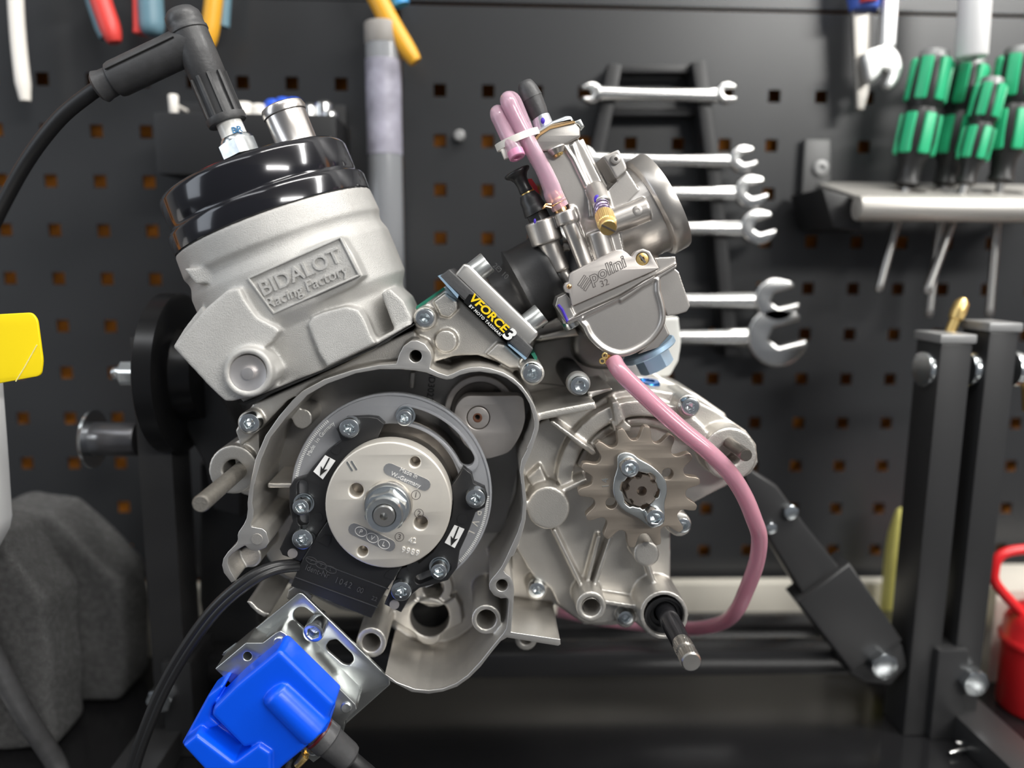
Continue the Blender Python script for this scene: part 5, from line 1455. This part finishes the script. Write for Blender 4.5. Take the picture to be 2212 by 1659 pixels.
# black hose at the bottom left
hs = [W(-60, 1330, .42), W(0, 1450, .425), W(60, 1555, .43), W(130, 1670, .437), W(180, 1760, .44)]
zmin = min(p.z for p in hs)
hs = hs[:4]; hs = [Vector((p.x, p.y, max(p.z, .0075))) for p in hs]
q = hs[-1]; hs.append(Vector((q.x + .012, q.y - .03, .0075))); hs.append(Vector((q.x + .012, q.y - .10, .0075)))
put('air_hose', G().tube(smooth_loop([tuple(p) for p in hs], 6, False), .0058, 20), M['rubberg'], smooth=60, label='thick black rubber hose crossing the bottom left corner', category='hose')
# white bottle with yellow tag at the left edge
WB = thing('white_canister', (W(-120, 1500, .44).x, .45, 0), 'white plastic canister with a yellow label at the left edge', 'canister')
bt = yb(.432)
wp = [(-30, 640), (12, 800), (24, 960), (34, 1110), (30, 1135), (0, 1188), (-60, 1290), (-75, 1400)]
bt = yb(.44)
put('body', G().plate(spread([(-420, 640)] + wp + [(-75, bt), (-420, bt)], .432, .404), .404, .432, .004, res=3), mat('white_canister_plastic', (.78, .78, .78), 0, .4), WB)
put('yellow_label', G().plate(round_poly([(-200, 690), (68, 675), (80, 690), (92, 780), (88, 812), (-10, 830), (-200, 850)], 10, 4), .4005, .4022, .0005), mat('yellow_label_paper', (.93, .70, .005), 0, .42), WB)
put('label_crease', G().tube([W(a, b, .4004) for a, b in ((34, 824), (52, 795), (80, 745))], .0003, 6), mat('pale_yellow_crease', (.95, .85, .35), 0, .5), WB)
put('label_holder', G().box(W(-20, 755, .4035), .03, .003, .03), mat('white_holder', (.75, .75, .75), 0, .5), WB)
# right side: yellow bottle, beige box, red can, metal offcuts
YBt = thing('yellow_bottle', Vector((xpx(1935, 1250, .578), .578, 0)), 'pale yellow plastic bottle standing behind the right posts', 'bottle')
zt = zpx(1935, 1098, .578)
put('body', G().lathe([(.0085, 0), (.0098, .003), (.0098, zt * .72), (.0085, zt * .84), (.0060, zt * .93), (.004, zt * .985), (.002, zt)], (xpx(1935, 1250, .578), .578, 0), (0, 0, 1), 32), mat('pale_yellow_plastic', (.80, .74, .22), 0, .35), YBt, smooth=60)
put('base_band', G().lathe([(.0100, .002), (.0100, .020), (.0098, .021)], (xpx(1935, 1250, .578), .578, 0), (0, 0, 1), 32, cap=False), mat('amber_band', (.35, .16, .03), 0, .4), YBt)
bx0 = xpx(2140, 1400, .54); bz = zpx(2180, 1240, .57)
put('beige_box', G().box((bx0 + .10, .566, bz / 2), .20, .052, bz, bev=.002), mat('beige_cardboard', (.66, .62, .55), 0, .6, None, (30, .05)), label='tall beige box standing at the right edge behind the red can', category='box')
RCN = thing('red_can', Vector((xpx(2248, 1450, .505), .505, 0)), 'bright red plastic can with handle at the right edge', 'can')
cc = Vector((xpx(2248, 1450, .505), .505, 0)); ztc = zpx(2248, 1306, .505)
M['canred'] = mat('glossy_red_can', (.72, .02, .025), 0, .28)
put('body', G().lathe([(.024, 0), (.026, .003), (.0262, ztc * .62), (.0285, ztc * .63), (.0290, ztc * .67), (.0275, ztc * .69), (.0268, ztc * .70), (.0262, ztc * .82), (.022, ztc * .93), (.012, ztc), (.004, ztc * 1.01)], cc, (0, 0, 1), 64), M['canred'], RCN, smooth=60)
hz = [W(2152, 1262, .505), W(2148, 1228, .505), W(2158, 1203, .505), W(2185, 1190, .505), W(2240, 1186, .505), W(2300, 1192, .505), W(2345, 1230, .505), Vector((cc.x + .02, .505, ztc * .95))]
hz = [Vector((cc.x - .02, .505, ztc * .93))] + hz
put('handle', G().tube(smooth_loop([tuple(p) for p in hz], 5, False), .0036, 16), M['canred'], RCN, smooth=60)
for i, (px, py, an) in enumerate(((2085, 1612, .2), (2120, 1606, -.4), (2150, 1622, .9))):
    Y = .455
    c = W(px, py, Y); c = Vector((c.x, .455 + i * .004, .0))
    g = G(); e = Vector((math.cos(an), math.sin(an), 0))
    g.tube([c + e * -.012 + Vector((0, 0, .002)), c + Vector((0, 0, .0032)), c + e * .006 + Vector((0, 0, .002)), c + e * .013 + Vector((0, 0, .0045))], [.0015, .0019, .0018, .0012], 10)
    put('metal_offcut', g, M['chrome'], smooth=60, label=('shiny bent metal offcut lying leftmost at the foot of the right posts', 'shiny bent metal offcut lying in the middle at the foot of the right posts', 'shiny bent metal offcut lying rightmost at the foot of the right posts')[i], category='offcut', group='metal offcuts on the bench')
